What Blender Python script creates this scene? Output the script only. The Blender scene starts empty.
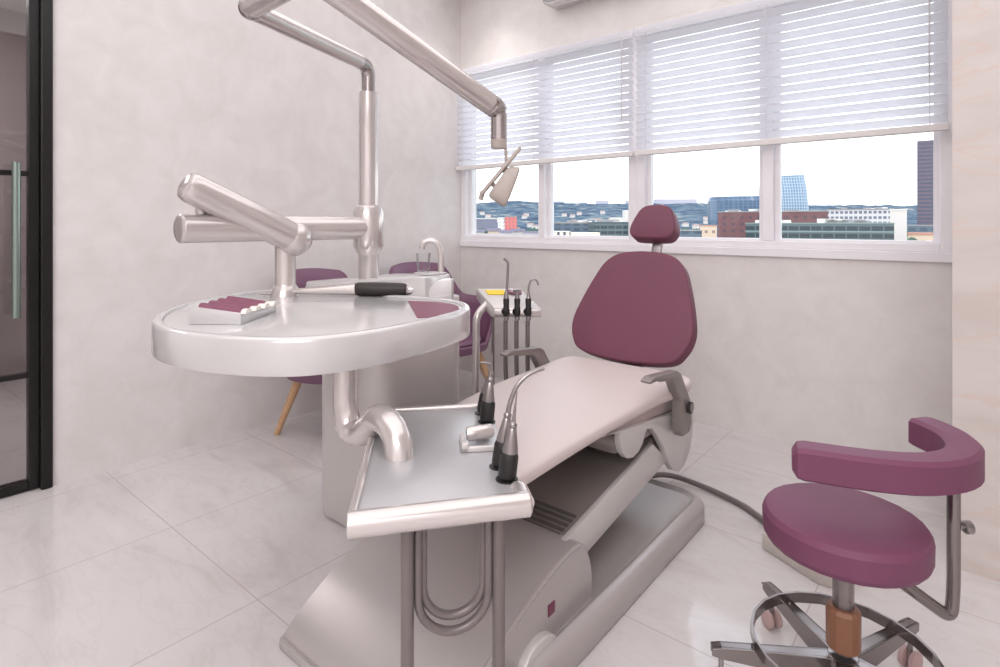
import bpy, bmesh, math, random
from mathutils import Vector, Matrix, noise
random.seed(7)
C = bpy.context.scene.collection
PI = math.pi
R = math.radians

# ------------------------------------------------------------------ materials
def S(r, g, b):
    def f(c):
        c /= 255.0
        return c / 12.92 if c <= 0.04045 else ((c + 0.055) / 1.055) ** 2.4
    return (f(r), f(g), f(b), 1.0)

def mat(name, col, rough=0.5, metal=0.0, coat=0.0, var=0.06, scale=8.0, bump=0.0, bscale=60.0, trans=0.0, spec=0.5):
    m = bpy.data.materials.new(name); m.use_nodes = True
    nt = m.node_tree; N = nt.nodes; L = nt.links
    p = N['Principled BSDF']
    tc = N.new('ShaderNodeTexCoord')
    nz = N.new('ShaderNodeTexNoise'); nz.inputs['Scale'].default_value = scale; nz.inputs['Detail'].default_value = 4
    L.new(tc.outputs['Object'], nz.inputs['Vector'])
    mx = N.new('ShaderNodeMix'); mx.data_type = 'RGBA'
    a = tuple(max(0, c * (1 - var)) for c in col[:3]) + (1,)
    b = tuple(min(1, c * (1 + var)) for c in col[:3]) + (1,)
    mx.inputs[6].default_value = a; mx.inputs[7].default_value = b
    L.new(nz.outputs['Fac'], mx.inputs[0]); L.new(mx.outputs[2], p.inputs['Base Color'])
    p.inputs['Roughness'].default_value = rough; p.inputs['Metallic'].default_value = metal
    p.inputs['Coat Weight'].default_value = coat; p.inputs['Coat Roughness'].default_value = 0.08
    p.inputs['Specular IOR Level'].default_value = spec
    if bump:
        n2 = N.new('ShaderNodeTexNoise'); n2.inputs['Scale'].default_value = bscale; n2.inputs['Detail'].default_value = 3
        L.new(tc.outputs['Object'], n2.inputs['Vector'])
        bp = N.new('ShaderNodeBump'); bp.inputs['Strength'].default_value = bump; bp.inputs['Distance'].default_value = 0.01
        L.new(n2.outputs['Fac'], bp.inputs['Height']); L.new(bp.outputs['Normal'], p.inputs['Normal'])
    return m

def mixrgb(N, L, fac, a, b):
    mx = N.new('ShaderNodeMix'); mx.data_type = 'RGBA'
    for s, v in ((0, fac), (6, a), (7, b)):
        if hasattr(v, 'is_linked') or hasattr(v, 'links'):
            L.new(v, mx.inputs[s])
        else:
            mx.inputs[s].default_value = v
    return mx.outputs[2]

def ramp(N, L, src, stops):
    r = N.new('ShaderNodeValToRGB')
    e = r.color_ramp.elements
    e[0].position, e[0].color = stops[0]
    e[1].position, e[1].color = stops[-1]
    for pos, c in stops[1:-1]:
        x = e.new(pos); x.color = c
    L.new(src, r.inputs['Fac'])
    return r.outputs['Color']

def g(v): return (v, v, v, 1)

def floor_mat():
    m = bpy.data.materials.new('polished_marble_tile'); m.use_nodes = True
    nt = m.node_tree; N = nt.nodes; L = nt.links; p = N['Principled BSDF']
    geo = N.new('ShaderNodeNewGeometry')
    mp = N.new('ShaderNodeMapping'); L.new(geo.outputs['Position'], mp.inputs['Vector'])
    mp.inputs['Rotation'].default_value = (0, 0, R(35)); mp.inputs['Scale'].default_value = (1.1, 3.2, 1)
    n1 = N.new('ShaderNodeTexNoise'); n1.inputs['Scale'].default_value = 1.5; n1.inputs['Detail'].default_value = 9; n1.inputs['Distortion'].default_value = 1.1
    L.new(mp.outputs['Vector'], n1.inputs['Vector'])
    base = ramp(N, L, n1.outputs['Fac'], [(0.28, S(194, 188, 187)), (0.45, S(206, 201, 201)), (0.75, S(212, 208, 208))])
    n2 = N.new('ShaderNodeTexNoise'); n2.inputs['Scale'].default_value = 3.0; n2.inputs['Detail'].default_value = 6; n2.inputs['Distortion'].default_value = 1.6
    L.new(mp.outputs['Vector'], n2.inputs['Vector'])
    vein = ramp(N, L, n2.outputs['Fac'], [(0.46, g(0)), (0.497, g(0.13)), (0.53, g(0))])
    col = mixrgb(N, L, vein, base, S(170, 160, 158))
    # tile joints on a 0.71 m grid
    sp = N.new('ShaderNodeSeparateXYZ'); L.new(geo.outputs['Position'], sp.inputs[0])
    masks = []
    for ax, off in (('X', -2.54), ('Y', 0.946)):
        a = N.new('ShaderNodeMath'); a.operation = 'ADD'; L.new(sp.outputs[ax], a.inputs[0]); a.inputs[1].default_value = -off + 7.1 + 0.355
        d = N.new('ShaderNodeMath'); d.operation = 'MODULO'; L.new(a.outputs[0], d.inputs[0]); d.inputs[1].default_value = 0.71
        s = N.new('ShaderNodeMath'); s.operation = 'SUBTRACT'; L.new(d.outputs[0], s.inputs[0]); s.inputs[1].default_value = 0.355
        ab = N.new('ShaderNodeMath'); ab.operation = 'ABSOLUTE'; L.new(s.outputs[0], ab.inputs[0])
        lt = N.new('ShaderNodeMath'); lt.operation = 'LESS_THAN'; L.new(ab.outputs[0], lt.inputs[0]); lt.inputs[1].default_value = 0.0022
        masks.append(lt)
    mxm = N.new('ShaderNodeMath'); mxm.operation = 'MAXIMUM'; L.new(masks[0].outputs[0], mxm.inputs[0]); L.new(masks[1].outputs[0], mxm.inputs[1])
    col = mixrgb(N, L, mxm.outputs[0], col, S(184, 175, 172))
    L.new(col, p.inputs['Base Color'])
    p.inputs['Roughness'].default_value = 0.07
    p.inputs['Specular IOR Level'].default_value = 0.4
    return m

def wall_mat(name, c0, c1, scale=1.4):
    m = bpy.data.materials.new(name); m.use_nodes = True
    nt = m.node_tree; N = nt.nodes; L = nt.links; p = N['Principled BSDF']
    geo = N.new('ShaderNodeNewGeometry')
    n1 = N.new('ShaderNodeTexNoise'); n1.inputs['Scale'].default_value = scale; n1.inputs['Detail'].default_value = 8; n1.inputs['Distortion'].default_value = 0.8
    L.new(geo.outputs['Position'], n1.inputs['Vector'])
    col = ramp(N, L, n1.outputs['Fac'], [(0.3, c0), (0.65, c1)])
    n3 = N.new('ShaderNodeTexNoise'); n3.inputs['Scale'].default_value = 5; n3.inputs['Detail'].default_value = 6; n3.inputs['Distortion'].default_value = 2
    L.new(geo.outputs['Position'], n3.inputs['Vector'])
    v = ramp(N, L, n3.outputs['Fac'], [(0.45, g(0)), (0.5, g(0.06)), (0.55, g(0))])
    col = mixrgb(N, L, v, col, tuple(c * 0.8 for c in c0[:3]) + (1,))
    L.new(col, p.inputs['Base Color'])
    p.inputs['Roughness'].default_value = 0.6; p.inputs['Specular IOR Level'].default_value = 0.25
    n2 = N.new('ShaderNodeTexNoise'); n2.inputs['Scale'].default_value = 18; n2.inputs['Detail'].default_value = 5
    L.new(geo.outputs['Position'], n2.inputs['Vector'])
    bp = N.new('ShaderNodeBump'); bp.inputs['Strength'].default_value = 0.06; bp.inputs['Distance'].default_value = 0.01
    L.new(n2.outputs['Fac'], bp.inputs['Height']); L.new(bp.outputs['Normal'], p.inputs['Normal'])
    return m

def pillar_mat():
    m = bpy.data.materials.new('veined_beige_stone'); m.use_nodes = True
    nt = m.node_tree; N = nt.nodes; L = nt.links; p = N['Principled BSDF']
    geo = N.new('ShaderNodeNewGeometry')
    mp = N.new('ShaderNodeMapping'); L.new(geo.outputs['Position'], mp.inputs['Vector']); mp.inputs['Scale'].default_value = (1.2, 1.2, 4)
    n1 = N.new('ShaderNodeTexNoise'); n1.inputs['Scale'].default_value = 1.6; n1.inputs['Detail'].default_value = 8; n1.inputs['Distortion'].default_value = 1.2
    L.new(mp.outputs['Vector'], n1.inputs['Vector'])
    col = ramp(N, L, n1.outputs['Fac'], [(0.3, S(200, 190, 185)), (0.5, S(207, 199, 196)), (0.7, S(211, 204, 201))])
    n3 = N.new('ShaderNodeTexNoise'); n3.inputs['Scale'].default_value = 1.1; n3.inputs['Detail'].default_value = 5; n3.inputs['Distortion'].default_value = 0.8
    L.new(mp.outputs['Vector'], n3.inputs['Vector'])
    v = ramp(N, L, n3.outputs['Fac'], [(0.475, g(0)), (0.5, g(0.4)), (0.51, g(0))])
    col = mixrgb(N, L, v, col, S(212, 184, 170))
    L.new(col, p.inputs['Base Color']); p.inputs['Roughness'].default_value = 0.35; p.inputs['Specular IOR Level'].default_value = 0.3
    return m

def glass_mat(name, tint=(1, 1, 1, 1), refl=0.05, rough=0.0):
    m = bpy.data.materials.new(name); m.use_nodes = True
    nt = m.node_tree; N = nt.nodes; L = nt.links
    N.remove(N['Principled BSDF'])
    t = N.new('ShaderNodeBsdfTransparent'); t.inputs[0].default_value = tint
    gl = N.new('ShaderNodeBsdfGlossy'); gl.inputs['Roughness'].default_value = rough
    lw = N.new('ShaderNodeLayerWeight'); lw.inputs['Blend'].default_value = 0.25
    ad = N.new('ShaderNodeMath'); ad.operation = 'MULTIPLY_ADD'; L.new(lw.outputs['Fresnel'], ad.inputs[0]); ad.inputs[1].default_value = 0.6; ad.inputs[2].default_value = refl * 0.4
    mx = N.new('ShaderNodeMixShader'); L.new(ad.outputs[0], mx.inputs[0]); L.new(t.outputs[0], mx.inputs[1]); L.new(gl.outputs[0], mx.inputs[2])
    L.new(mx.outputs[0], N['Material Output'].inputs['Surface'])
    return m

def slat_mat():
    m = bpy.data.materials.new('white_blind_slat'); m.use_nodes = True
    nt = m.node_tree; N = nt.nodes; L = nt.links; p = N['Principled BSDF']
    geo = N.new('ShaderNodeNewGeometry'); nz = N.new('ShaderNodeTexNoise'); nz.inputs['Scale'].default_value = 3
    L.new(geo.outputs['Position'], nz.inputs['Vector'])
    col = mixrgb(N, L, nz.outputs['Fac'], S(244, 243, 246), S(248, 247, 249))
    L.new(col, p.inputs['Base Color']); p.inputs['Roughness'].default_value = 0.45
    tr = N.new('ShaderNodeBsdfTranslucent'); tr.inputs[0].default_value = S(250, 250, 254)
    mx = N.new('ShaderNodeMixShader'); mx.inputs[0].default_value = 0.7
    L.new(p.outputs[0], mx.inputs[1]); L.new(tr.outputs[0], mx.inputs[2]); L.new(mx.outputs[0], N['Material Output'].inputs['Surface'])
    return m

def facade_mat(name, wall, win, sx, sz, fw=0.55, fh=0.5, rough=0.6, mul=1.0):
    """storeys and windows as a grid in the building's own coordinates (metres)"""
    m = bpy.data.materials.new(name); m.use_nodes = True
    nt = m.node_tree; N = nt.nodes; L = nt.links; p = N['Principled BSDF']
    tc = N.new('ShaderNodeTexCoord'); sp = N.new('ShaderNodeSeparateXYZ'); L.new(tc.outputs['Object'], sp.inputs[0])
    xy = N.new('ShaderNodeMath'); xy.operation = 'ADD'; L.new(sp.outputs['X'], xy.inputs[0]); L.new(sp.outputs['Y'], xy.inputs[1])
    def cell(src, size, frac):
        a = N.new('ShaderNodeMath'); a.operation = 'MULTIPLY_ADD'; L.new(src, a.inputs[0]); a.inputs[1].default_value = 1.0 / size; a.inputs[2].default_value = 500
        f = N.new('ShaderNodeMath'); f.operation = 'FRACT'; L.new(a.outputs[0], f.inputs[0])
        l = N.new('ShaderNodeMath'); l.operation = 'LESS_THAN'; L.new(f.outputs[0], l.inputs[0]); l.inputs[1].default_value = frac
        return l.outputs[0]
    a = cell(xy.outputs[0], sx, fw); b = cell(sp.outputs['Z'], sz, fh)
    mu = N.new('ShaderNodeMath'); mu.operation = 'MULTIPLY'; L.new(a, mu.inputs[0]); L.new(b, mu.inputs[1])
    nz = N.new('ShaderNodeTexNoise'); nz.inputs['Scale'].default_value = 0.09; nz.inputs['Detail'].default_value = 5; L.new(tc.outputs['Object'], nz.inputs['Vector'])
    wv = mixrgb(N, L, nz.outputs['Fac'], tuple(c * 0.7 for c in win[:3]) + (1,), tuple(min(1, c * 1.35) for c in win[:3]) + (1,))
    col = mixrgb(N, L, mu.outputs[0], wall, wv)
    L.new(col, p.inputs['Base Color']); p.inputs['Roughness'].default_value = rough
    return m

def hill_mat():
    m = bpy.data.materials.new('hazy_wooded_hillside'); m.use_nodes = True
    nt = m.node_tree; N = nt.nodes; L = nt.links; p = N['Principled BSDF']
    geo = N.new('ShaderNodeNewGeometry')
    n1 = N.new('ShaderNodeTexNoise'); n1.inputs['Scale'].default_value = 0.02; n1.inputs['Detail'].default_value = 9
    L.new(geo.outputs['Position'], n1.inputs['Vector'])
    col = ramp(N, L, n1.outputs['Fac'], [(0.36, S(56, 71, 88)), (0.50, S(80, 97, 113)), (0.62, S(104, 118, 124)), (0.70, S(168, 160, 148))])  # woodland tones shifted to blue-grey, distance haze painted into the colour
    L.new(col, p.inputs['Base Color']); p.inputs['Roughness'].default_value = 1.0; p.inputs['Specular IOR Level'].default_value = 0
    return m

M = {}
M['floor'] = floor_mat()
M['wall'] = wall_mat('limewash_plaster', S(212, 207, 206), S(220, 216, 215), 6.0)
M['wallw'] = wall_mat('limewash_plaster_cream', S(220, 215, 213), S(227, 223, 221), 6.0)
M['ceil'] = mat('ceiling_paint', S(228, 224, 220), 0.8)
M['pillar'] = pillar_mat()
M['corr'] = wall_mat('corridor_paint', S(168, 156, 158), S(182, 170, 170), 1.0)
M['frame_white'] = mat('white_window_frame', S(238, 236, 240), 0.4)
M['glass'] = glass_mat('window_glass', (0.97, 0.985, 0.99, 1), 0.05)
M['door_glass'] = glass_mat('door_glass', (0.80, 0.78, 0.78, 1), 0.1)
M['cup_glass'] = glass_mat('clear_cup_glass', (0.99, 0.99, 0.995, 1), 0.02)
M['black'] = mat('black_steel', S(22, 20, 20), 0.35, 0.2)
M['handle'] = mat('green_tinted_steel', S(140, 154, 148), 0.2, 0.75)
M['slat'] = slat_mat()
M['rail'] = mat('blind_rail_white', S(224, 220, 219), 0.45)
M['cord'] = mat('blind_cord', S(205, 203, 206), 0.8)
M['purple'] = mat('plum_leatherette', S(114, 67, 92), 0.5, var=0.04, scale=5, bump=0.03, bscale=160, spec=0.28)
M['purple_mat'] = mat('plum_rubber', S(120, 63, 87), 0.45)
M['purple_back'] = mat('plum_back_cushion', S(108, 57, 77), 0.6, var=0.03)
M['purple_shell'] = mat('purple_chair_shell', S(114, 78, 102), 0.5)
M['beige'] = mat('pale_pink_upholstery', S(206, 194, 192), 0.5, var=0.02)
M['white'] = mat('gloss_white_plastic', S(204, 202, 203), 0.2, 0.25, 0.3, var=0.015)
M['pearl'] = mat('pearl_lacquered_metal', S(208, 202, 200), 0.2, 0.62, 0.1, var=0.015)
M['pearl_soft'] = mat('satin_pearl_plastic', S(206, 202, 200), 0.33, 0.3, var=0.02)
M['tray'] = mat('tray_cool_grey', S(184, 183, 186), 0.3, 0.45, var=0.02)
M['base_grey'] = mat('warm_grey_shell', S(178, 172, 171), 0.3, 0.3, var=0.02)
M['arm_grey'] = mat('warm_grey_polymer', S(134, 126, 123), 0.35, 0.25, var=0.03)
M['dark_grey'] = mat('dark_grey_polymer', S(84, 79, 79), 0.45)
M['lamp'] = mat('lamp_taupe_plastic', S(176, 166, 160), 0.4, var=0.03)
M['chrome'] = mat('polished_chrome', S(178, 172, 172), 0.16, 0.9, var=0.02)
M['stool_metal'] = mat('stool_grey_chrome', S(142, 135, 134), 0.2, 0.9, var=0.03)
M['steel'] = mat('brushed_steel', S(158, 152, 152), 0.28, 0.9, var=0.04)
M['hose'] = mat('grey_rubber_hose', S(118, 110, 109), 0.35, 0.3)
M['blackgrip'] = mat('black_rubber_grip', S(30, 27, 27), 0.45, bump=0.2, bscale=400)
M['browngrip'] = mat('dark_brown_grip', S(34, 25, 23), 0.4, bump=0.15, bscale=300)
M['wood'] = mat('light_oak', S(196, 158, 122), 0.5, var=0.15, scale=30)
M['copper'] = mat('copper_brown_sleeve', S(140, 97, 74), 0.4, 0.1, var=0.08)
M['castor'] = mat('dusty_pink_wheel', S(186, 158, 156), 0.4)
M['yellow'] = mat('yellow_label', S(236, 200, 40), 0.5, var=0.02)
M['pinktag'] = mat('purple_badge', S(112, 48, 74), 0.35)
M['ivory'] = mat('ivory_tip', S(226, 220, 212), 0.35)
M['box'] = mat('pale_footswitch_shell', S(204, 196, 190), 0.4)

# ------------------------------------------------------------------ mesh helpers
def NB(): return bmesh.new()

def merge(bm, tmp):
    me = bpy.data.meshes.new('tmp'); tmp.to_mesh(me); tmp.free(); bm.from_mesh(me); bpy.data.meshes.remove(me)

def box(bm, x0, x1, y0, y1, z0, z1, bev=0.0, seg=2, mtx=None):
    t = NB(); bmesh.ops.create_cube(t, size=1)
    for v in t.verts:
        v.co = Vector((x0 + (v.co.x + .5) * (x1 - x0), y0 + (v.co.y + .5) * (y1 - y0), z0 + (v.co.z + .5) * (z1 - z0)))
    if bev: bmesh.ops.bevel(t, geom=t.edges[:], offset=bev, segments=seg, profile=0.5, affect='EDGES')
    if mtx is not None: bmesh.ops.transform(t, matrix=mtx, verts=t.verts)
    merge(bm, t); return bm

def ring_faces(bm, rings, closed_u=True, cap0=True, cap1=True):
    n = len(rings[0])
    for a, b in zip(rings[:-1], rings[1:]):
        for i in range(n if closed_u else n - 1):
            j = (i + 1) % n
            try: bm.faces.new((a[i], a[j], b[j], b[i]))
            except ValueError: pass
    if cap0: bm.faces.new(list(reversed(rings[0])))
    if cap1: bm.faces.new(rings[-1])

def loft(bm, rings, cap0=True, cap1=True, closed_u=True):
    t = NB(); vr = [[t.verts.new(Vector(p)) for p in r] for r in rings]
    ring_faces(t, vr, closed_u, cap0, cap1)
    bmesh.ops.recalc_face_normals(t, faces=t.faces[:])
    merge(bm, t); return bm

def tube(bm, pts, r, n=16, cap=True, flat=1.0):
    pts = [Vector(p) for p in pts]; m = len(pts)
    rs = r if isinstance(r, (list, tuple)) else [r] * m
    tg = []
    for i in range(m):
        a = pts[max(0, i - 1)]; b = pts[min(m - 1, i + 1)]
        tg.append((b - a).normalized())
    up = Vector((0, 0, 1)) if abs(tg[0].z) < 0.9 else Vector((1, 0, 0))
    nrm = (up - tg[0] * up.dot(tg[0])).normalized()
    rings = []
    for i in range(m):
        if i:
            q = tg[i - 1].rotation_difference(tg[i]); nrm = q @ nrm
            nrm = (nrm - tg[i] * nrm.dot(tg[i])).normalized()
        bn = tg[i].cross(nrm)
        rings.append([pts[i] + (nrm * math.cos(2 * PI * k / n) * flat + bn * math.sin(2 * PI * k / n)) * rs[i] for k in range(n)])
    return loft(bm, rings, cap, cap)

def spl(pts, per=8, closed=False):
    P = [Vector(p) for p in pts]; n = len(P); out = []
    rng = n if closed else n - 1
    for i in range(rng):
        if closed: p0, p1, p2, p3 = P[(i - 1) % n], P[i], P[(i + 1) % n], P[(i + 2) % n]
        else: p0, p1, p2, p3 = P[max(0, i - 1)], P[i], P[i + 1], P[min(n - 1, i + 2)]
        for k in range(per):
            t = k / per
            out.append(0.5 * ((2 * p1) + (p2 - p0) * t + (2 * p0 - 5 * p1 + 4 * p2 - p3) * t * t + (3 * p1 - p0 - 3 * p2 + p3) * t ** 3))
    if not closed: out.append(P[-1])
    return out

def fillet(pts, rad, seg=8):
    P = [Vector(p) for p in pts]; out = [P[0]]
    for i in range(1, len(P) - 1):
        a, b, c = P[i - 1], P[i], P[i + 1]
        u = (a - b); w = (c - b); rr = min(rad, u.length * .49, w.length * .49)
        s, e = b + u.normalized() * rr, b + w.normalized() * rr
        for k in range(seg + 1):
            t = k / seg; out.append(s * (1 - t) ** 2 + b * 2 * t * (1 - t) + e * t * t)
    out.append(P[-1]); return out

def lathe(bm, prof, c=(0, 0, 0), axis=(0, 0, 1), n=28):
    q = Vector((0, 0, 1)).rotation_difference(Vector(axis).normalized()); c = Vector(c)
    rings = [[c + q @ Vector((max(r, 1e-4) * math.cos(2 * PI * k / n), max(r, 1e-4) * math.sin(2 * PI * k / n), z)) for k in range(n)] for r, z in prof]
    return loft(bm, rings)

def prism(bm, base, vec, bev=0.0, seg=2):
    t = NB(); vec = Vector(vec)
    a = [t.verts.new(Vector(p)) for p in base]; b = [t.verts.new(Vector(p) + vec) for p in base]
    ring_faces(t, [a, b])
    bmesh.ops.recalc_face_normals(t, faces=t.faces[:])
    if bev: bmesh.ops.bevel(t, geom=t.edges[:], offset=bev, segments=seg, profile=0.5, affect='EDGES', clamp_overlap=True)
    merge(bm, t); return bm

def sphere(bm, c, r, sx=1, sy=1, sz=1, n=20):
    t = NB(); bmesh.ops.create_uvsphere(t, u_segments=n, v_segments=n // 2, radius=r)
    for v in t.verts: v.co = Vector((v.co.x * sx + c[0], v.co.y * sy + c[1], v.co.z * sz + c[2]))
    merge(bm, t); return bm

def obj(name, bm, m, parent=None, smooth=True, angle=38, off=None):
    if off is not None: bmesh.ops.translate(bm, verts=bm.verts, vec=-Vector(off))
    me = bpy.data.meshes.new(name); bm.to_mesh(me); bm.free()
    me.materials.append(m)
    if smooth:
        me.polygons.foreach_set('use_smooth', [True] * len(me.polygons)); me.set_sharp_from_angle(angle=R(angle))
    o = bpy.data.objects.new(name, me); C.objects.link(o)
    if parent: o.parent = parent
    return o

def tag(o, label, cat, group=None, kind=None):
    o['label'] = label; o['category'] = cat
    if group: o['group'] = group
    if kind: o['kind'] = kind
    return o

def thing(name, label, cat, loc=(0, 0, 0), rotz=0, group=None):
    o = bpy.data.objects.new(name, None); C.objects.link(o); o.empty_display_size = 0.1
    o.location = loc; o.rotation_euler = (0, 0, rotz)
    return tag(o, label, cat, group)

def struct(name, bm, m, parent=None, smooth=False):
    o = obj(name, bm, m, parent, smooth)
    if parent is None: o['kind'] = 'structure'
    return o

def dup(root, loc, rotz=0, label=None):
    r = root.copy(); C.objects.link(r); r.location = loc; r.rotation_euler = (0, 0, rotz)
    if label: r['label'] = label
    for ch in list(root.children):
        c = ch.copy(); C.objects.link(c); c.parent = r
        for gch in list(ch.children):
            d = gch.copy(); C.objects.link(d); d.parent = c
    return r

def lbox(o, a, b, x0, x1, y0, y1, z0, z1, bm, bev=0.0, seg=2):
    """box in a local frame: origin o (x,y), axis a for x, axis b for y"""
    mt = Matrix(((a[0], b[0], 0, o[0]), (a[1], b[1], 0, o[1]), (0, 0, 1, 0), (0, 0, 0, 1)))
    return box(bm, x0, x1, y0, y1, z0, z1, bev, seg, mt)

# ------------------------------------------------------------------ the room
XL, YW, ZC = -3.38, 3.554, 3.25
XP, YP = -0.055, 2.648
XR, YB = 3.0, -4.2

b = NB(); box(b, -6.2, XR, YB, YW + .2, -.12, 0); struct('floor', b, M['floor'])
b = NB(); box(b, XL - .15, XR + .15, YB - .15, YW + .2, ZC, ZC + .15); struct('ceiling', b, M['ceil'])
b = NB(); box(b, XL - .14, XL, .73, YW + .2, 0, ZC); box(b, XL - .14, XL, YB - .1, .73, 2.55, ZC); box(b, XL - .14, XL, YB - .1, -.45, 0, 2.55)
struct('wall_left', b, M['wall'])
b = NB(); box(b, XL, XP + .1, YW, YW + .2, 0, 1.11); box(b, XL, XP + .1, YW, YW + .2, 2.56, ZC); struct('wall_window', b, M['wallw'])
b = NB(); box(b, XP, XR + .1, YP, YW + .2, 0, ZC); struct('wall_pillar', b, M['pillar'])
b = NB(); box(b, XR, XR + .15, YB, YP, 0, ZC); struct('wall_right', b, M['wall'])
b = NB(); box(b, XL - .1, XR + .1, YB - .15, YB, 0, ZC); struct('wall_back', b, M['wall'])
# corridor behind the glass door
b = NB(); box(b, -6.2, -6.05, YB, YW + .2, 0, 3.0); box(b, -6.2, XL - .14, 2.2, 2.3, 0, 3.0); box(b, -6.2, XL - .14, YB - .1, YB, 0, 3.0)
box(b, -6.05, -5.4, .1, .55, 0, 1.5)
struct('wall_corridor', b, M['corr'])
b = NB(); box(b, -6.2, XL - .14, YB, 2.3, 3.0, 3.1); struct('ceiling_corridor', b, M['ceil'])

# window: two units, two panes each
def window(name, xs, xe, mull):
    b = NB(); y0, y1 = YW + .001, YW + .10; zb, zt = 1.11, 2.56
    box(b, xs, xs + .055, y0, y1, zb, zt, .004); box(b, xe - .055, xe, y0, y1, zb, zt, .004)
    box(b, xs + .055, xe - .055, y0, y1, zb, zb + .04, .004); box(b, xs + .055, xe - .055, y0, y1, zt - .05, zt, .004)
    box(b, mull, mull + .058, y0, y1, zb + .04, zt - .05, .004)
    f = struct(name, b, M['frame_white'])
    for (a, c) in ((xs + .055, mull), (mull + .058, xe - .055)):
        s = NB(); w = .028; ya, yb_ = YW + .045, YW + .09
        box(s, a, a + w, ya, yb_, zb + .04, zt - .05, .003); box(s, c - w, c, ya, yb_, zb + .04, zt - .05, .003)
        box(s, a + w, c - w, ya, yb_, zb + .04, zb + .055, .002); box(s, a + w, c - w, ya, yb_, zt - .075, zt - .05, .003)
        obj('sash', s, M['frame_white'], f, False)
        p = NB(); box(p, a + w, c - w, YW + .066, YW + .072, zb + .055, zt - .075); obj('pane', p, M['glass'], f, False)
    return f
window('window_1', XL, -1.747, -2.565)
window('window_2', -1.747, XP - .012, -.948)
b = NB(); box(b, XL, XP + .05, YW - .018, YW + .001, 1.06, 1.11, .004); struct('trim_1', b, M['frame_white'])
b = NB(); box(b, XL, XP + .05, YW - .014, YW + .001, 2.545, 2.578, .003); struct('trim_2', b, M['wallw'])

# glass door in the left wall
d = NB(); X0, X1 = XL - .09, XL + .022
box(d, X0, X1, .685, .73, 0, 2.55, .004); box(d, X0, X1, -.45, -.375, 0, 2.55, .004); box(d, X0, X1, -.375, .685, 2.475, 2.55, .004)
door = struct('door_1', d, M['black'])
lf = NB(); xa, xb = XL - .06, XL - .012
box(lf, xa, xb, .645, .685, .005, 2.475, .003); box(lf, xa, xb, -.375, -.305, .005, 2.475, .003)
box(lf, xa, xb, -.305, .645, .005, .05, .003); box(lf, xa, xb, -.305, .645, 2.40, 2.475, .003)
leaf = obj('door_leaf', lf, M['black'], door, False)
for zz in (.53, 1.474):
    k = NB(); box(k, xa + .008, xb - .008, -.305, .645, zz, zz + .024, .002); obj('muntin', k, M['black'], door, False)
p = NB(); box(p, XL - .040, XL - .032, -.305, .645, .05, 2.40); obj('pane', p, M['door_glass'], door, False)
h = NB(); tube(h, [(XL + .05, .589, .825), (XL + .05, .589, 1.53)], .017, 16)
ho = obj('door_handle', h, M['handle'], door)
for zz in (.98, 1.40):
    k = NB(); tube(k, [(XL - .03, .589, zz), (XL + .05, .589, zz)], .008, 10); obj('handle_post', k, M['steel'], ho)

# ------------------------------------------------------------------ blinds
def blind(name, x0, x1, label):
    y = YW - .052
    root = thing(name, label, 'blind', ((x0 + x1) / 2, y, 1.71), 0, 'white venetian blinds over the windows')
    o = root.location.copy()
    hb = NB(); box(hb, x0, x1, y - .027, y + .027, 2.505, 2.545, .003); obj('headrail', hb, M['slat'], root, False, off=o)
    rb = NB(); box(rb, x0, x1, y - .022, y + .022, 1.703, 1.737, .004); obj('bottom_rail', rb, M['rail'], root, False, off=o)
    sb = NB(); a = R(47); w = .0245
    for i in range(15):
        z = 1.7625 + i * .0497
        rings = []
        for (s, bow) in ((-1, 0), (-.5, .0022), (0, .003), (.5, .0022), (1, 0)):
            # room-side edge up, street-side edge down, slight crown
            yy = y + s * w * math.cos(a) - bow * math.sin(a); zz = z - s * w * math.sin(a) - bow * math.cos(a)
            rings.append([(x0 + .004, yy, zz), (x1 - .004, yy, zz)])
        t = NB(); vr = [[t.verts.new(q) for q in r] for r in rings]
        for r0, r1 in zip(vr[:-1], vr[1:]): t.faces.new((r0[0], r0[1], r1[1], r1[0]))
        ext = bmesh.ops.solidify(t, geom=t.faces[:], thickness=.0016)
        merge(sb, t)
    obj('slats', sb, M['slat'], root, True, 60, off=o)
    n = 3
    for i in range(n):
        xx = x0 + .075 + (x1 - x0 - .15) * i / (n - 1)
        cb = NB()
        for dy in (-.021, .021): tube(cb, [(xx, y + dy, 1.735), (xx, y + dy, 2.51)], .0012, 6)
        obj('ladder_cord', cb, M['cord'], root, off=o)
    wb = NB(); tube(wb, [(x1 - .075, y - .03, 2.5), (x1 - .075, y - .03, 1.95)], .004, 8); obj('tilt_wand', wb, M['cord'], root, off=o)
blind('venetian_blind', XL + .012, -1.741, 'white venetian blind next to the corner, over the left window')
blind('venetian_blind', -1.722, XP - .03, 'white venetian blind beside the stone pillar, over the right window')

# air conditioner
ac = thing('air_conditioner', 'white wall air conditioner above the blinds at the top edge', 'air conditioner', (-1.95, YW, 2.84))
b = NB(); prism(b, [(-2.405, YW - .001, 2.845), (-2.405, YW - .16, 2.845), (-2.405, YW - .22, 2.90), (-2.405, YW - .22, 3.09), (-2.405, YW - .19, 3.14), (-2.405, YW - .001, 3.14)], (.92, 0, 0), .022, 4)
obj('housing', b, M['white'], ac, off=ac.location)
b = NB(); box(b, -2.36, -1.60, YW - .165, YW - .08, 2.840, 2.848, .002); obj('louver', b, M['rail'], ac, off=ac.location)

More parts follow.
